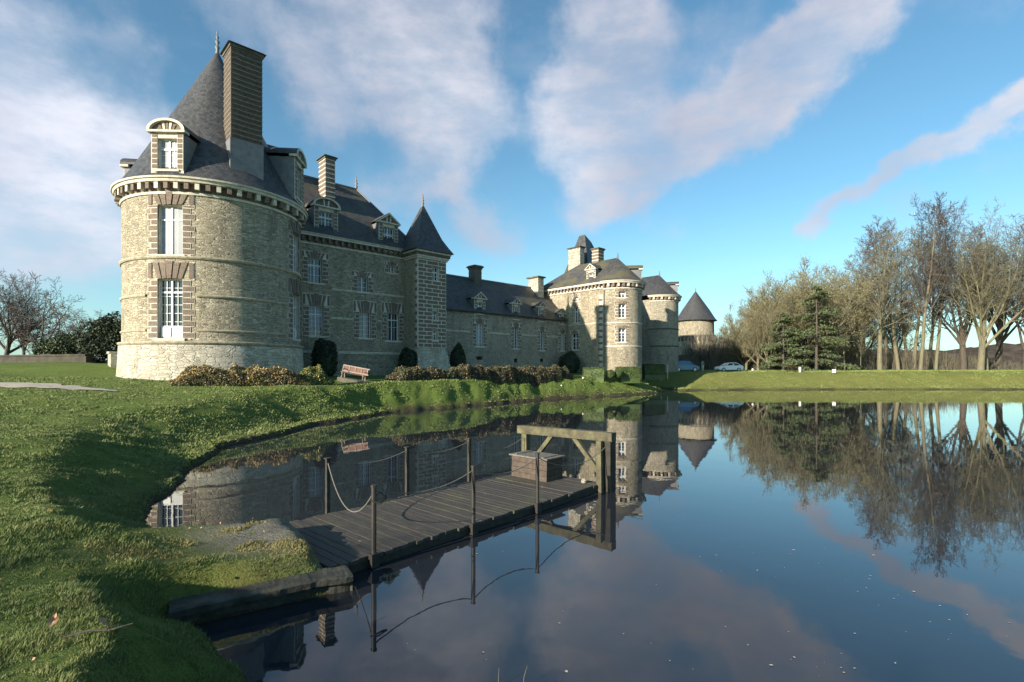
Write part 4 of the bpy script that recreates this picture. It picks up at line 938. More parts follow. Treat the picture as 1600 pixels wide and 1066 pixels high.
broad = spec(6, .018, scaffold=True); broad[0] = dict(seg=6, sides=10, wob=.02, up=.05, t0=.35, tap=.35)
broad[1] = dict(seg=9, sides=6, wob=.09, up=.09, t0=.2, n=11, ang=27, len=1.9, fall=.15, rr=.5, tap=.85)
broad[2] = dict(seg=6, sides=4, wob=.12, up=.05, t0=.12, n=12, ang=44, len=.42, fall=.45, rr=.5)
broad[3] = dict(seg=4, sides=3, wob=.14, up=.03, t0=.15, n=6, ang=42, len=.5, fall=.3, rr=.55)
broad[4] = dict(seg=3, sides=3, wob=.17, up=.02, t0=.1, n=4, ang=40, len=.5, fall=.3, rr=.6)
broad[5] = dict(seg=1, sides=3, wob=.2, up=.0, t0=.1, n=2, ang=35, len=.5, fall=.3, rr=.7)
copse = spec(5, .023, scaffold=True); copse[0] = dict(seg=5, sides=8, wob=.05, up=.05, t0=.15, tap=.5)
copse[1] = dict(seg=8, sides=5, wob=.08, up=.10, t0=.12, n=11, ang=34, len=1.9, fall=.2, rr=.5, tap=.85)
copse[2] = dict(seg=5, sides=3, wob=.10, up=.09, t0=.15, n=9, ang=36, len=.38, fall=.4, rr=.45)
copse[3] = dict(seg=4, sides=3, wob=.12, up=.06, t0=.1, n=7, ang=34, len=.5, fall=.3, rr=.55)
copse[4] = dict(seg=2, sides=3, wob=.15, up=.04, t0=.1, n=4, ang=30, len=.55, fall=.3, rr=.7)
low = spec(5, .02, scaffold=True); low[0] = dict(seg=5, sides=8, wob=.08, up=.02, t0=.45, tap=.4)
low[1] = dict(seg=9, sides=6, wob=.16, up=.03, t0=.15, n=9, ang=52, len=1.9, fall=.1, rr=.6, tap=.85)
low[2] = dict(seg=6, sides=3, wob=.17, up=.01, t0=.15, n=10, ang=48, len=.4, fall=.4, rr=.5)
low[3] = dict(seg=4, sides=3, wob=.18, up=-.01, t0=.1, n=7, ang=44, len=.5, fall=.3, rr=.55)
low[4] = dict(seg=2, sides=3, wob=.2, up=-.02, t0=.1, n=3, ang=40, len=.5, fall=.3, rr=.7)
def measured(o):
    return max((v.co.z for c in o.children for v in c.data.vertices), default=1)
PRO = {'tall_a': make_tree('tall_bare_tree', 3, 24, .42, tall, 'bark_pale', 'twig_tan'), 'tall_b': make_tree('tall_bare_tree', 8, 24, .36, tall, 'bark_pale', 'twig_dark', lean=(.06, 0)),
       'broad_a': make_tree('broad_bare_tree', 5, 9, .6, broad, 'bark_pale', 'twig_tan'), 'broad_b': make_tree('broad_bare_tree', 12, 8, .5, broad, 'bark_dark', 'twig_dark'),
       'copse_a': make_tree('ivied_bare_tree', 21, 6, .4, copse, 'bark_pale', 'twig_tan', 'olive_leaf', 13000, .075), 'copse_b': make_tree('ivied_bare_tree', 27, 6, .4, copse, 'bark_pale', 'twig_tan', 'olive_leaf', 10000, .075),
       'low_a': make_tree('spreading_bare_tree', 31, 4.2, .34, low, 'bark_dark', 'twig_dark')}
PH = {k: measured(o) for k, o in PRO.items()}
used = set()
def place(kind, px, top, d, label, group, wide=1.0, rz=0, dark=False):
    """a tree standing at distance d in the direction of px, as tall as its top shows"""
    x = (px-800)/800*d; z = zat(x, d); H = 2.8+(575-top)*d/800-z; s = H/PH[kind]
    o = PRO[kind] if kind not in used else copy_tree(PRO[kind]); used.add(kind)
    o.location = (x, d, z); o.scale = (s*wide, s*wide, s); o.rotation_euler = (0, 0, rz); o['label'] = label; o['category'] = 'tree'; o['group'] = group
    return o
G1 = 'tall bare trees on the far lawn'; G2 = 'bare trees of the copse beyond the cars'; G3 = 'bare trees on the left horizon'
T = [('copse_a', 1222, 425, 103, 'dense tree filling the copse between its two ivied peaks', G2, 1.15, 1.9), ('copse_b', 1295, 400, 101, 'tree leaning against the right flank of the highest ivied tree', G2, 1.1, 2.6), ('copse_a', 1165, 478, 97, 'low tree behind the white car at the copse edge', G2, 1.15, 4.9), ('copse_b', 1340, 415, 99, 'upright tree closing the copse toward the tall row', G2, 1.0, .3), ('copse_a', 1260, 408, 92, 'front tree of the copse right behind the conifer', G2, 1.0, 3.3), ('copse_b', 1200, 450, 90, 'front tree of the copse left of the conifer', G2, 1.0, 5.6), ('tall_b', 1388, 348, 101, 'dark slim tree between the two first trunks of the tall row', G1, .9, .9), ('tall_a', 1428, 345, 99, 'pale slim tree just left of the tallest leaning one', G1, .8, 5.1), ('broad_b', 1560, 335, 101, 'dark tree behind the massive one', G1, 1.0, 4.0),
     ('tall_a', 1375, 352, 92, 'pale trunked bare tree at the left end of the tall row', G1, 1.1, .3), ('tall_b', 1404, 330, 97, 'slim bare tree second in the tall row from the copse', G1, .9, 1.2),
     ('tall_a', 1417, 372, 103, 'thin bare tree half hidden behind the second trunk of the tall row', G1, .8, 2.2), ('tall_b', 1438, 308, 92, 'tallest leaning bare tree in the middle of the row', G1, .8, 3.9),
     ('tall_a', 1452, 365, 108, 'bare tree standing behind the tallest leaning one', G1, .9, 4.4), ('tall_b', 1462, 312, 98, 'straight slender bare tree just left of the gap with the dark hill', G1, .7, 5.6),
     ('broad_b', 1506, 350, 98, 'dark trunked bare tree just left of the massive one', G1, 1.0, .6), ('broad_a', 1532, 322, 90, 'massive bare tree with mossy double trunk and wide round crown', G1, .92, 1.9),
     ('tall_b', 1542, 335, 93, 'slimmer stem rising beside the massive mossy trunk', G1, .8, .4),
     ('broad_b', 1602, 345, 92, 'dark bare tree cut by the right edge of the picture', G1, .9, 2.6), ('tall_a', 1350, 395, 106, 'bare tree filling the gap between copse and tall row', G1, 1.1, 3.3), ('copse_b', 1400, 455, 106, 'low bushy bare tree behind the first tall trunks', G1, 1.2, 1.3),
     ('copse_a', 1275, 396, 98, 'highest ivied tree at the crown of the copse', G2, 1.1, .2), ('copse_b', 1235, 412, 95, 'ivied tree rising left of the highest one', G2, 1.1, 1.5), ('copse_a', 1200, 440, 98, 'olive brown tree in the middle of the copse slope', G2, 1.1, 2.9),
     ('copse_b', 1172, 465, 102, 'lower olive brown tree near the left edge of the copse', G2, 1.1, 4.1), ('copse_a', 1310, 405, 104, 'ivied tree at the right shoulder of the copse', G2, 1.05, 5.2), ('copse_b', 1150, 492, 112, 'smallest pale tree at the left tip of the copse behind the white car', G2, 1.2, .9),
     ('copse_b', 1255, 430, 112, 'tree deep inside the copse', G2, 1.2, 2.1), ('copse_a', 1330, 440, 110, 'tree at the back right of the copse', G2, 1.1, 3.7), ('copse_a', 1215, 470, 108, 'short tree at the back of the copse', G2, 1.2, .7), ('copse_b', 1185, 480, 92, 'short bushy tree at the front of the copse beside the conifer', G2, 1.0, 5.0),
     ('low_a', 8, 408, 62, 'tallest dark bare tree at the left edge of the picture', G3, .8, .3), ('low_a', 68, 455, 62, 'crooked bare tree in front of the low wall', G3, 1.0, 2.0), ('broad_b', 38, 420, 75, 'bare tree between the edge and the crooked one', G3, .75, 1.1), ('low_a', 128, 480, 95, 'distant small bare tree just above the evergreen bush', G3, 1.0, 4.0)]
for k, px, top, d, lb, g, wd, rz in T: place(k, px, top, d, lb, g, wd, rz)
o = place('tall_a', 1320, 470, 88, 'slender young tree at the front right of the copse', G2, .6, 2); 
for px, lb in ((1296, 'thin pale sapling nearest the conifer'), (1306, 'thin pale sapling second from the conifer'), (1345, 'lone thin sapling left of the tall row')): place('tall_a', px, 500, 90, lb, 'pale saplings on the far lawn', .45, px)
# trees behind the photographer that shade the near lawn
for x, y, H, rz in ((-26, -18.6, 11.5, 1.0), (-20, -17.6, 10, 3.0)):
    o = copy_tree(PRO['broad_b']); s = H/PH['broad_b']; o.location = (x, y, zat(x, y)); o.scale = (s, s, s); o.rotation_euler = (0, 0, rz)
    o['label'] = 'bare tree behind the viewpoint, the %s the chateau' % ('nearer to' if rz == 1.0 else 'farther from'); o['group'] = 'bare trees behind the viewpoint'
# conifer in front of the copse
def conifer(x, y, H, w_, label):
    z = zat(x, y); o = empty('conifer', (x, y, z), 0, label=label, cat='tree'); mb = MB(); mb.tube([(0, 0, -.3), (.1, 0, H*.5), (0, 0, H)], [.24, .14, .03], 8); mb.build('trunk', 'bark_dark', o)
    P = []; BV = []; BF = []; rg = random.Random(4)
    for k in range(70):
        t = rg.random()**1.0; zz = H*(.06+.9*t); L = w_/2*(1-t)**.6*rg.uniform(.35, 1.15)+.3; a = rg.uniform(0, 6.28)
        tip = (math.cos(a)*L, math.sin(a)*L, zz-L*.10); tube_np(BV, BF, [(0, 0, zz), (tip[0]*.6, tip[1]*.6, zz+L*.03), tip], [.06, .04, .015], 4)
        m = int(30+L*50); u = rng.uniform(.2, 1.05, m)**.7; q = np.stack([math.cos(a)*L*u, math.sin(a)*L*u, zz+.1*L*u-.2*L*u*u], 1)+rng.normal(size=(m, 3))*np.array([.32, .32, .12])*(.5+L*.14); P.append(q)
    fast_mesh('branches', BV, BF, 'bark_dark', parent=o); P = np.concatenate(P); V, F = leaf_cloud(rng, P, .15, .6); fast_mesh('foliage', V, F, 'conifer_leaf', parent=o)
conifer(50.5, 85, 14.5, 12.0, 'green layered conifer at the front of the bare copse'); conifer(45.5, 86, 10, 8, 'smaller green conifer left of the layered one')
# undergrowth between the far trees
n = 26000; X = rng.uniform(38, 100, n); Y = rng.uniform(98, 122, n)+0*X; h = np.abs(rng.normal(2.6, 1.2, n))*np.interp(X, [38, 60, 80, 100], [1.6, 1.5, 1.0, .35]); Z = zfun(X, Y)
ln = rng.normal(size=(n, 2))*.22*h[:, None]; w2 = .03
V = np.stack([np.stack([X-w2, Y, Z-.1], 1), np.stack([X+w2, Y, Z-.1], 1), np.stack([X+ln[:, 0]+w2*.4, Y+ln[:, 1], Z+h], 1), np.stack([X+ln[:, 0]-w2*.4, Y+ln[:, 1], Z+h], 1)], 1).reshape(-1, 3)
o = fast_mesh('undergrowth', V, np.arange(4*n).reshape(n, 4), ['twig_tan', 'twig_dark'], rng.integers(0, 2, n)); tag(o, 'brown leafless undergrowth between the trunks of the far trees', 'undergrowth', kind='stuff')
# dark creeper mass leaning on the far tower
o = empty('ivy_thicket', (48.3, 114, 2.4), 0, label='dark leaning thicket of creeper at the right foot of the far tower', cat='thicket')
BV, BF = [], []; rg = random.Random(9)
for k in range(170):
    x0 = rg.uniform(-1, 5); y0 = rg.uniform(-2, 2); hh = max(1, (9-(x0+1)*1.35))*rg.uniform(.5, 1); tube_np(BV, BF, [(x0, y0, -.3), (x0-rg.uniform(.2, 1), y0, hh*.5), (x0-rg.uniform(.8, 2.2), y0+rg.uniform(-.6, .6), hh)], [.11, .08, .03], 4)
fast_mesh('stems', BV, BF, 'bark_dark', parent=o)
q = rng.uniform(0, 1, (5000, 3)); P = np.stack([q[:, 0]*6-1.8, q[:, 1]*4-2, q[:, 2]*np.clip(8.5-q[:, 0]*7.5, 1, 9)], 1); V, F = leaf_cloud(rng, P, .16); fast_mesh('foliage', V, F, 'dark_bed_leaf', parent=o)

# ------------------------------------------------------------------ quay and jetty
o = empty('stone_quay', (-3.6, 5.44, 0), 0, label='dark stone edging along the near side of the mossy causeway', cat='quay')
mb = MB(); A = Vector((-3.62, 5.40, 0)); B = Vector((-2.0, 6.42, 0)); dq = (B-A).normalized(); nq = Vector((-dq.y, dq.x, 0)); L = (B-A).length; t = 0; rg = random.Random(3)
nk = 46; rows_ = []
for i in range(nk+1):
    t = L*i/nk; a = A+dq*t; jn = float(vnoise(np.array([t]), np.array([0.]), 2.6, 51)[0])*.12+float(vnoise(np.array([t]), np.array([0.]), 9, 52)[0])*.03; hn = float(vnoise(np.array([t]), np.array([5.]), 1.7, 53)[0])*.07
    prof = [(jn+.07, -.5), (jn+.06, .12), (jn-.01, .14+hn*.5), (jn-.015, .21+hn), (.02+jn, .228+hn), (.34+jn, .24+hn), (.40+jn, .2), (.42, -.1)]
    rows_.append([a+nq*(p+rg.uniform(-.003, .003))+Vector((0, 0, h_+rg.uniform(-.003, .003)))-Vector(o.location) for p, h_ in prof])
for ra, rb in zip(rows_, rows_[1:]):
    for k in range(7): mb.face([ra[k], rb[k], rb[k+1], ra[k+1]])
mb.face(rows_[0]); mb.face(rows_[-1])
q0 = mb.build('kerb_stones', 'quay_stone', o)
mb = MB(); E_ = [Vector((-2.12, 6.50, 0)), Vector((-2.0, 6.42, 0)), Vector((-3.42, 8.62, 0)), Vector((-3.56, 8.56, 0))]; E_ = [p-Vector(o.location) for p in E_]
mb.hexa([p+Vector((0, 0, -.4)) for p in E_]+[p+Vector((0, 0, .11)) for p in E_]); mb.build('end_wall', 'quay_stone', o)
JD = Vector((.67, .742, 0)).normalized(); JB = Vector((-JD.y, JD.x, 0)); JO = Vector((-2.18, 6.95, 0))
JZ = .17
J = empty('wooden_jetty', tuple(JO), math.atan2(JD.y, JD.x), label='dark weathered plank jetty with posts and rope rails over the pond', cat='jetty')
mb = MB(); rg = random.Random(11); x = -.3; JL = 6.35; JW = 2.4
while x < JL:
    wd = rg.uniform(.125, .155); sk = .32       # the first boards run under the quay edge
    z0 = JZ+rg.uniform(-.005, .006); e0 = rg.uniform(-.02, .03); y1 = JW+rg.uniform(-.03, .03)
    y0 = e0
    mb.hexa([(x, y0, JZ-.05), (x+wd-.012, y0, JZ-.05), (x+wd-.012, y1, JZ-.05), (x, y1, JZ-.05), (x, y0, z0), (x+wd-.012, y0, z0), (x+wd-.012, y1, z0), (x, y1, z0)]); x += wd
mb.build('decking', 'deck_wood', J)
mb = MB(); mb.box(-.1, JL, .02, .12, -.12, JZ-.052); mb.box(-.3, JL, JW-.12, JW-.02, -.12, JZ-.052); mb.box(-.3, JL, JW/2-.06, JW/2+.06, -.12, JZ-.052); mb.build('joist', 'dark_wood', J)
def jloc(x, y): return J.matrix_world @ Vector((x, y, 0))
near = [.33, 2.25, 3.95]; far = [.95, 2.7, 4.45]
for x in near:
    mb = MB(); mb.tube([(x, -.03, -.5), (x, -.03, 1.13)], .036, 8); mb.tube([(x, -.03, 1.13), (x, -.03, 1.16)], .045, 8); mb.box(x-.06, x+.06, -.08, .03, JZ-.16, JZ+.03); mb.build('post', 'iron', J)
for x in far:
    mb = MB(); mb.box(x-.032, x+.032, JW-.012, JW+.052, -.5, 1.15); mb.box(x-.05, x+.05, JW-.03, JW+.07, 1.15, 1.17); mb.build('post', 'dark_wood', J)
def rope(a, b, sag, r=.009, m='rope'):
    a = Vector(a); b = Vector(b); mb = MB(); pts = []
    for k in range(17): t = k/16; p = a.lerp(b, t); p.z -= sag*4*t*(1-t); pts.append(p)
    mb.tube(pts, r, 6); return mb.build('rope', m, J)
for a, b in zip(near, near[1:]): rope((a, -.03, 1.08), (b, -.03, 1.08), .17)
for a, b in zip(far, far[1:]): rope((a, JW+.02, 1.1), (b, JW+.02, 1.1), .14)
rope((near[2], -.03, 1.08), (6.35, -.06, 1.0), .28); rope((far[2], JW+.02, 1.1), (6.3, JW-.02, 1.0), .25); rope((far[2], JW+.02, .75), (6.3, JW-.02, .6), .14)
rope((near[0], -.03, 1.06), (far[0], JW+.02, 1.1), .55)
mb = MB(); mb.tube([(near[0], -.03, .98), (near[0]+.14, .05, 1.03), (near[0]+.2, -.04, .95), (near[0]+.06, -.1, .9), (near[0]-.05, -.02, .95)], .014, 6); mb.build('knot', 'iron', J)
# lifting frame at the end of the jetty
mb = MB(); xe = 6.45; mb.beam((xe, -.22, 1.23), (xe, 2.62, 1.19), .2, .2)
g_ = mb.build('frame_beam', 'mossy_wood', J); g_['label'] = 'thick mossy beam across the end of the jetty'
for y, m_, w_ in ((-.08, 'dark_wood', .24), (2.4, 'mossy_wood', .16)):
    mb = MB(); mb.beam((xe, y, -.6), (xe, y, 1.14), w_, w_); mb.build('frame_post', m_, J)
mb = MB(); mb.beam((xe-.26, -.02, -.1), (xe-.22, .02, 1.14), .13, .1); mb.build('frame_post', 'mossy_wood', J)
for y0, y1 in ((.04, .9), (2.3, 1.5)):
    mb = MB(); mb.beam((xe, y0, .25), (xe, y1, 1.16), .09, .1); mb.build('brace', 'mossy_wood', J)
# crate on the jetty
c0 = J.location+JD*5.55+JB*1.0
K = empty('wooden_crate', (c0.x, c0.y, JZ+.006), math.atan2(JD.y, JD.x), label='reddish plank box with a weathered flat lid near the end of the jetty', cat='box')
mb = MB(); rg = random.Random(2)
for k in range(4):
    z0 = k*.125; z1 = z0+.118; j = rg.uniform(0, .008)
    mb.box(-j, .02, 0, 1.08, z0, z1); mb.box(.58, .60+j, 0, 1.08, z0, z1); mb.box(.02, .58, -.0+j, .02, z0, z1); mb.box(.02, .58, 1.06, 1.08, z0, z1)
mb.build('sides', 'crate_wood', K)
mb = MB(); mb.box(-.05, .66, -.05, 1.13, .505, .535); mb.box(.0, .6, .1, .16, .535, .55); mb.box(.0, .6, .92, .98, .535, .55); mb.build('lid', 'crate_lid', K)
# stone on the jetty
mb = MB(); mb.lathe(0, 0, [(.01, -.02), (.06, 0), (.07, .05), (.04, .09), (0, .1)], 9); o = mb.build('stone', 'rubble_grey'); pq = J.location+JD*6.1+JB*.35; o.location = (pq.x, pq.y, JZ); tag(o, 'small pale stone lying on the jetty between the crate and the brace', 'stone')

# ------------------------------------------------------------------ bench
X, Y = -10.75, 34.9; z = zat(X, Y)+.12
Bn = empty('garden_bench', (X, Y, z), R(-10), label='tilting old garden bench with red brown slats and pale legs before the dark border', cat='bench')
Bn.rotation_euler = (0, R(10), R(-10)); Bn.scale = (.9, .9, .95)
mb = MB()
for k in range(4): mb.box(-1.0+k*.5+.02, -1.0+(k+1)*.5-.02, .02, .05, .52, .86)
mb.build('backrest', 'bench_wood', Bn)
mb = MB(); mb.box(-1.05, 1.1, 0, .06, .86, .93); mb.box(-1.05, 1.05, 0, .06, .45, .52)
for k in range(5): mb.box(-1.05+k*.5-.02, -1.05+k*.5+.03, 0, .055, .52, .86)
mb.build('back_frame', 'bench_pale', Bn)
mb = MB(); [mb.box(-1.0, 1.0, -.42+k*.11, -.33+k*.11, .40, .43) for k in range(4)]; mb.build('seat', 'bench_wood', Bn)
for x in (-.85, .85):
    mb = MB(); mb.tube([(x, -.45, 0), (x, -.36, .2), (x, -.42, .38)], [.05, .035, .05], 8); mb.tube([(x, .1, 0), (x, .0, .25), (x, .05, .5)], [.05, .04, .05], 8); mb.box(x-.04, x+.04, -.42, .05, .34, .40); mb.tube([(x, -.42, .38), (x, -.4, .62), (x, -.2, .66), (x, .02, .64)], .03, 8); mb.build('leg', 'bench_pale', Bn)
mb = MB(); mb.box(-1.1, 1.2, -.55, .3, -.3, .02); mb.build('base_slab', 'wall_old', Bn)

# ------------------------------------------------------------------ cars
def car(x, y, rz, prof, cab, paint, label, wheels, Wd=1.7, name='parked_car'):
    o = empty(name, (x, y, zat(x, y)+.02), rz, label=label, cat='car', group='cars parked beyond the pond')
    def shell(prof, w0, w1, zs, m, nm, par=o):
        mb = MB(); n = len(prof); zc = [p[1] for p in prof]; zmn, zmx = min(zc), max(zc)
        def wid(z): t = (z-zs[0])/(zs[1]-zs[0]); t = min(1, max(0, t)); return w0+(w1-w0)*t
        for s_ in (-1, 1):
            mb.face([(p[0], s_*wid(p[1])/2, p[1]) for p in prof][::s_], 0)
        for k in range(n):
            a, b = prof[k], prof[(k+1) % n]; mb.face([(a[0], -wid(a[1])/2, a[1]), (b[0], -wid(b[1])/2, b[1]), (b[0], wid(b[1])/2, b[1]), (a[0], wid(a[1])/2, a[1])], 0)
        ob = mb.build(nm, m, par)
        bm = bmesh.new(); bm.from_mesh(ob.data); bmesh.ops.remove_doubles(bm, verts=bm.verts, dist=.001); bmesh.ops.recalc_face_normals(bm, faces=bm.faces)
        bmesh.ops.bevel(bm, geom=[e for e in bm.edges], offset=.045, segments=2, affect='EDGES', clamp_overlap=True); bm.to_mesh(ob.data); bm.free()
        ob.data.polygons.foreach_set('use_smooth', [True]*len(ob.data.polygons)); ob.data.set_sharp_from_angle(angle=R(50)); return ob
    shell(prof, Wd, Wd-.06, (.2, .95), paint, 'body'); shell(cab, Wd-.1, Wd-.42, (.85, 1.5), paint, 'cabin')
    xs = [p[0] for p in cab if p[1] > 1.2]; x0, x1 = min(xs), max(xs); xb = [p[0] for p in cab if p[1] < 1.0]; b0, b1 = min(xb), max(xb); zt = max(p[1] for p in cab)
    for s_ in (-1, 1):
        for a, b in ((.10, .47), (.53, .88)):
            f = lambda t, zz: ((b0+(b1-b0)*t)*(1-(zz-.95)/(zt-.95))+(x0+(x1-x0)*t)*((zz-.95)/(zt-.95)), s_*((Wd-.1)/2+(-.16)*(zz-.85)/.65+.012), zz)
            mb = MB(); mb.face([f(a, .98), f(b, .98), f(b, zt-.1), f(a, zt-.1)]); mb.build('side_window', 'car_glass', o)
    for e, (bx, tx) in (('windscreen', (b1, x1)), ('rear_window', (b0, x0))):
        sg = 1 if e == 'windscreen' else -1; mb = MB(); q = lambda t, yy: (bx+(tx-bx)*t+sg*.02, yy, .93+(zt-.93)*t+.01)
        mb.face([q(.12, -.62), q(.12, .62), q(.86, .5), q(.86, -.5)]); mb.build(e, 'car_glass', o)
    for wx in wheels:
        for s_ in (-1, 1):
            mb = MB(); yy = s_*(Wd/2-.08); mb.tube([(wx, yy-.1, .31), (wx, yy+.1, .31)], .31, 20); wh = mb.build('wheel', 'tyre', o)
            mb = MB(); mb.tube([(wx, yy+s_*.09, .31), (wx, yy+s_*.115, .31)], .2, 14); mb.build('rim', 'rim', wh)
    fx = max(p[0] for p in prof); rx = min(p[0] for p in prof)
    for s_ in (-1, 1):
        mb = MB(); mb.box(fx-.22, fx-.02, s_*.6-.16, s_*.6+.16, .60, .73); mb.build('headlight', 'lamp_glass', o); mb = MB(); mb.box(rx-.0, rx+.1, s_*.66-.1, s_*.66+.1, .7, .92); mb.build('tail_light', 'red_glass', o)
        mb = MB(); mb.box(b1-.35, b1-.2, s_*(Wd/2+.02)-.08, s_*(Wd/2+.02)+.08, .95, 1.06); mb.build('mirror', paint, o)
    mb = MB(); mb.box(rx+.3, fx-.3, -Wd/2+.06, Wd/2-.06, .17, .3); mb.build('sill_trim', 'tyre', o)
    return o
bodyA = [(-2.05, .35), (-2.0, .25), (1.95, .25), (2.1, .4), (2.08, .62), (1.9, .76), (1.1, .92), (-1.9, 1.0), (-2.08, .8)]
cabA = [(-1.85, .92), (1.15, .88), (.35, 1.40), (-.2, 1.46), (-1.05, 1.42)]
d = 82
car((1139-800)/800*84, 84, R(180+4), bodyA, cabA, 'paint_white', 'white hatchback parked at the right on the far grass', (-1.25, 1.3))
bodyB = [(-1.95, .35), (-1.9, .25), (1.75, .25), (1.95, .4), (1.93, .7), (1.75, .85), (1.2, 1.0), (-1.85, 1.05), (-2.0, .8)]
cabB = [(-1.9, 1.0), (1.35, .95), (.55, 1.62), (-.4, 1.68), (-1.7, 1.6)]
car((1071-800)/800*80, 80, R(-6), bodyB, cabB, 'paint_blue', 'tall blue compact car parked in front of the chateau end', (-1.2, 1.25))

# ------------------------------------------------------------------ person
def person(x, y, rz):
    z = zat(x, y); o = empty('person', (x, y, z), rz, label='person in a grey jacket and pale trousers standing between the two cars', cat='person')
    pts = {'pel': (0, 0, .95), 'abd': (0, 0, 1.15), 'ch': (0, 0, 1.38), 'nk': (0, .01, 1.52), 'hd': (0, -.01, 1.64), 'ht': (0, 0, 1.74),
           'hl': (.1, 0, .9), 'kl': (.11, -.03, .5), 'al': (.12, .02, .09), 'tl': (.13, -.13, .04), 'hr': (-.1, 0, .9), 'kr': (-.11, -.02, .5), 'ar': (-.12, .03, .09), 'tr': (-.14, -.12, .04),
           'sl': (.19, 0, 1.42), 'el': (.26, .03, 1.15), 'wl': (.2, -.14, .98), 'sr': (-.19, 0, 1.42), 'er': (-.26, .03, 1.15), 'wr': (-.22, -.1, .93)}
    rd = {'pel': .15, 'abd': .135, 'ch': .15, 'nk': .06, 'hd': .10, 'ht': .07, 'hl': .095, 'kl': .06, 'al': .045, 'tl': .04, 'hr': .095, 'kr': .06, 'ar': .045, 'tr': .04, 'sl': .07, 'el': .05, 'wl': .035, 'sr': .07, 'er': .05, 'wr': .035}
    ed = [('pel', 'abd'), ('abd', 'ch'), ('ch', 'nk'), ('nk', 'hd'), ('hd', 'ht'), ('pel', 'hl'), ('hl', 'kl'), ('kl', 'al'), ('al', 'tl'), ('pel', 'hr'), ('hr', 'kr'), ('kr', 'ar'), ('ar', 'tr'), ('ch', 'sl'), ('sl', 'el'), ('el', 'wl'), ('ch', 'sr'), ('sr', 'er'), ('er', 'wr')]
    for s_, wn in ((1, 'wl'), (-1, 'wr')):
        w0 = Vector(pts[wn]); pm = 'pm'+wn; pts[pm] = tuple(w0+Vector((0, -.03, -.06))); rd[pm] = .032; ed.append((wn, pm))
        for k in range(5):
            off = Vector(((k-2)*.018*s_, -.02+(.01 if k else -.02), -.07-.012*(2-abs(k-2)))); a = f'f{wn}{k}'; pts[a] = tuple(w0+Vector((0, -.03, -.06))+off); rd[a] = .009; ed.append((pm, a))
    ks = list(pts); me = bpy.data.meshes.new('body'); me.from_pydata([pts[k] for k in ks], [(ks.index(a), ks.index(b)) for a, b in ed], [])
    me.materials.append(MATS['trousers']); ob = link(bpy.data.objects.new('body', me), o)
    sk = ob.modifiers.new('skin', 'SKIN'); sv = me.skin_vertices[0].data
    for i, k in enumerate(ks): sv[i].radius = (rd[k], rd[k]*(.75 if k in ('pel', 'abd', 'ch') else 1)); sv[i].use_root = (k == 'pel')
    ss_ = ob.modifiers.new('sub', 'SUBSURF'); ss_.levels = 2; ss_.render_levels = 2
    dg = bpy.context.evaluated_depsgraph_get(); m2 = bpy.data.meshes.new_from_object(ob.evaluated_get(dg)); ob.modifiers.clear(); ob.data = m2
    m2.materials.clear(); [m2.materials.append(MATS[k]) for k in ('trousers', 'jacket', 'skin', 'tyre')]
    for p in m2.polygons:
        c = p.center; mi = 0
        if c.z > .93: mi = 1
        if c.z > 1.53 or (c.z < .98 and c.z > .8 and abs(c.x) > .16): mi = 2
        if c.z < .1: mi = 3
        p.material_index = mi; p.use_smooth = True
    mb = MB(); mb.lathe(0, .015, [(.09, 1.62), (.112, 1.68), (.1, 1.76), (.05, 1.805), (0, 1.81)], 14); mb.build('hair', 'hair', o)
    for s_ in (-1, 1): mb = MB(); mb.lathe(s_*.035, -.098, [(0, 1.655), (.012, 1.665), (0, 1.675)], 6); mb.build('eye', 'dark_void', o)
    mb = MB(); mb.tube([(0, -.1, 1.66), (0, -.125, 1.625), (0, -.1, 1.62)], [.008, .014, .008], 6); mb.build('nose', 'skin', o)
    mb = MB(); mb.box(-.025, .025, -.105, -.095, 1.585, 1.592); mb.build('mouth', 'red_glass', o)
person((1098-800)/800*81, 81, R(10))

# ------------------------------------------------------------------ small things on the lawns
def spot(px, d, label, s=.62):
    x = (px-800)/800*d; z = zat(x, d); o = empty('garden_spotlight', (x, d, z), R(160), label=label, cat='spotlight', group='small white spotlights on the grass')
    mb = MB(); mb.tube([(0, 0, -.1), (0, 0, .22*s)], .02*s, 6); mb.build('stake', 'iron', o)
    mb = MB(); mb.lathe(0, 0, [(.03*s, .18*s), (.12*s, .22*s), (.14*s, .42*s), (.10*s, .5*s), (0, .53*s)], 12); mb.build('lamp_head', 'white_paint', o)
spot(641, 37, 'small white spotlight on the bank below the stair turret'); spot(877, 48.5, 'small white spotlight low on the bank below the wing end'); spot(911, 51, 'small white spotlight in front of the left box hedge'); spot(1176, 75, 'small pale spotlight on the far grass right of the white car', 1.0)
x, y = (1303-800)/800*73, 73; o = empty('white_sign', (x, y, zat(x, y)), 0, label='small blank square white board on the far lawn near the water', cat='sign')
mb = MB(); mb.box(-.26, .26, -.03, .0, .15, .68); mb.build('board', 'white_paint', o); mb = MB(); mb.box(-.03, .03, 0, .05, -.2, .7); mb.build('stake', 'dark_wood', o)
x, y = (1241-800)/800*77, 77; o = empty('picnic_table', (x, y, zat(x, y)), R(8), label='brown wooden picnic table in front of the conifer', cat='table')
mb = MB(); [mb.box(-1, 1, -.36+k*.15, -.23+k*.15, .72, .76) for k in range(5)]; mb.build('tabletop', 'bench_wood', o)
for s_ in (-1, 1): mb = MB(); mb.box(-1, 1, s_*.75-.13, s_*.75+.13, .42, .46); mb.build('seat', 'crate_wood', o)
for s_ in (-1, 1):
    mb = MB(); mb.beam((s_*.7, -.75, 0), (s_*.7, -.2, .72), .05, .1); mb.beam((s_*.7, .75, 0), (s_*.7, .2, .72), .05, .1); mb.box(s_*.7-.02, s_*.7+.02, -.8, .8, .36, .42); mb.build('leg', 'dark_wood', o)
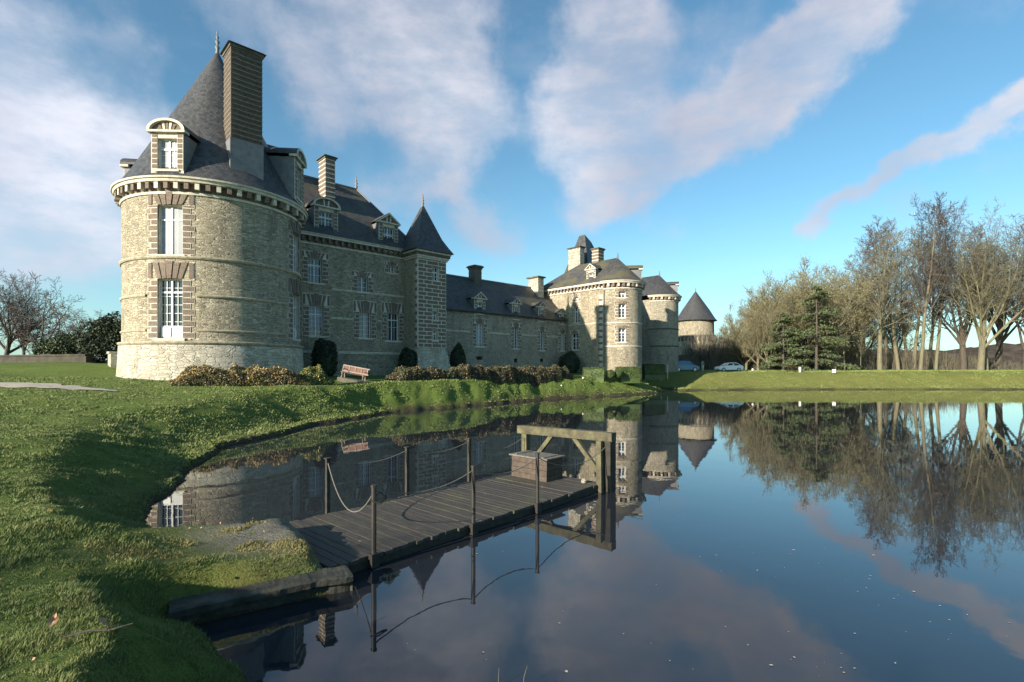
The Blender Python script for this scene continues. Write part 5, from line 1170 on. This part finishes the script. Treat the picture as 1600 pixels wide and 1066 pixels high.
x, y = (1250-800)/800*76, 76; o = empty('white_bin', (x, y, zat(x, y)), 0, label='small white bin beside the picnic table', cat='bin'); mb = MB(); mb.lathe(0, 0, [(.15, 0), (.18, .7), (0, .7)], 16, smooth=False); mb.build('drum', 'white_paint', o); mb = MB(); mb.lathe(0, 0, [(.2, .7), (.2, .76), (0, .8)], 16); mb.build('lid', 'white_shutter', o)
# gate posts near the hedge
for px in (1033, 1043):
    x = (px-800)/800*72; z = zat(x, 72); mb = MB(); mb.box(-.06, .06, -.06, .06, -.2, 1.7); mb.hexa([(-.12, -.12, 1.7), (.12, -.12, 1.7), (.12, .12, 1.7), (-.12, .12, 1.7), (-.01, -.01, 1.85), (.01, -.01, 1.85), (.01, .01, 1.85), (-.01, .01, 1.85)]); o = mb.build('gate_post', 'pale_stone'); o.location = (x, 72, z+.6)
    tag(o, 'left one of two pale posts above the tall hedge block' if px == 1033 else 'right one of two pale posts above the tall hedge block', 'post')
# fallen leaves, stick, flecks on the water
def leafmesh(name, s, m):
    mb = MB(); pts = [(0, -s, 0), (s*.5, -s*.4, .25*s), (s*.65, s*.2, .1*s), (s*.25, s*.5, .3*s), (0, s, .12*s), (-s*.3, s*.5, .05*s), (-s*.6, s*.1, .3*s), (-s*.45, -s*.5, .1*s)]
    for a, b in zip(pts, pts[1:]+pts[:1]): mb.face([(0, 0, 0), a, b])
    return mb.build(name, m)
lf = leafmesh('fallen_leaf', .055, 'deadleaf'); x, y = wp(83, 930, 1.0); lf.location = (x, y, zat(x, y)+.05); lf.rotation_euler = (1.0, .3, .5); tag(lf, 'single russet leaf standing up in the near grass', 'leaf')
c = lf.copy(); col.objects.link(c); x, y = wp(160, 945, .95); c.location = (x, y, zat(x, y)+.04); c.rotation_euler = (.9, -.3, 2.1); c['label'] = 'pale curled leaf beside the twig in the near grass'
x, y = wp(150, 968, .93); o = empty('twig', (x, y, zat(x, y)+.03), R(20), label='short dead twig lying in the near grass', cat='twig'); mb = MB(); mb.tube([(-.2, 0, 0), (-.05, .015, .02), (.08, -.01, .01), (.22, .03, .02)], [.006, .009, .008, .004], 6); mb.build('stem', 'bark_dark', o); mb = MB(); mb.tube([(0, 0, .015), (.08, .07, .03)], [.005, .002], 5); mb.build('side_shoot', 'bark_dark', o)
fk = leafmesh('floating_leaf', .03, 'fleck'); rg = random.Random(77); first = True; G = 'pale leaf flecks floating on the pond'
spots_ = [(1428, 925), (1340, 925), (1205, 1040), (885, 1050), (785, 862), (745, 866), (685, 840), (1160, 855), (1240, 860), (1365, 868)]
cen = [(1050, 1000), (1350, 900), (1500, 980), (1200, 870), (700, 1020), (1250, 1045), (880, 900)]
while len(spots_) < 78:
    c_ = rg.choice(cen); px, py = c_[0]+rg.gauss(0, 75), c_[1]+rg.gauss(0, 28)
    if rg.random() < .25: px, py = rg.uniform(900, 1590), rg.uniform(760, 1060)
    if py > 1064 or px > 1598 or py < 700 or (px < 1000 and py < 1100-(px-300)*.28): continue
    spots_.append((px, py))
for i, (px, py) in enumerate(spots_):
    o = fk if i == 0 else fk.copy()
    if i: col.objects.link(o)
    x, y = wp(px, py); s = rg.uniform(.2, .75)*(1.2 if i < 10 else .7); o.location = (x, y, .004); o.scale = (s, s, s*.3); o.rotation_euler = (0, 0, rg.uniform(0, 6))
    tag(o, 'tiny pale fleck of leaf floating on the open pond', 'leaf', G)
# thin reeds standing in the near water
for i, (px, h, ln) in enumerate(((778, .42, .01), (815, .46, .05))):
    x, y = wp(px, 1075); mb = MB(); mb.tube([(0, 0, -.3), (ln*.4, 0, h*.2), (ln, 0, h*.42)], [.003, .0025, .0012], 5); o = mb.build('reed_stem', 'twig_tan'); o.location = (x, y, 0)
    tag(o, 'upright thin reed stem at the bottom of the pond view' if i == 0 else 'leaning thin reed stem at the bottom of the pond view', 'reed')
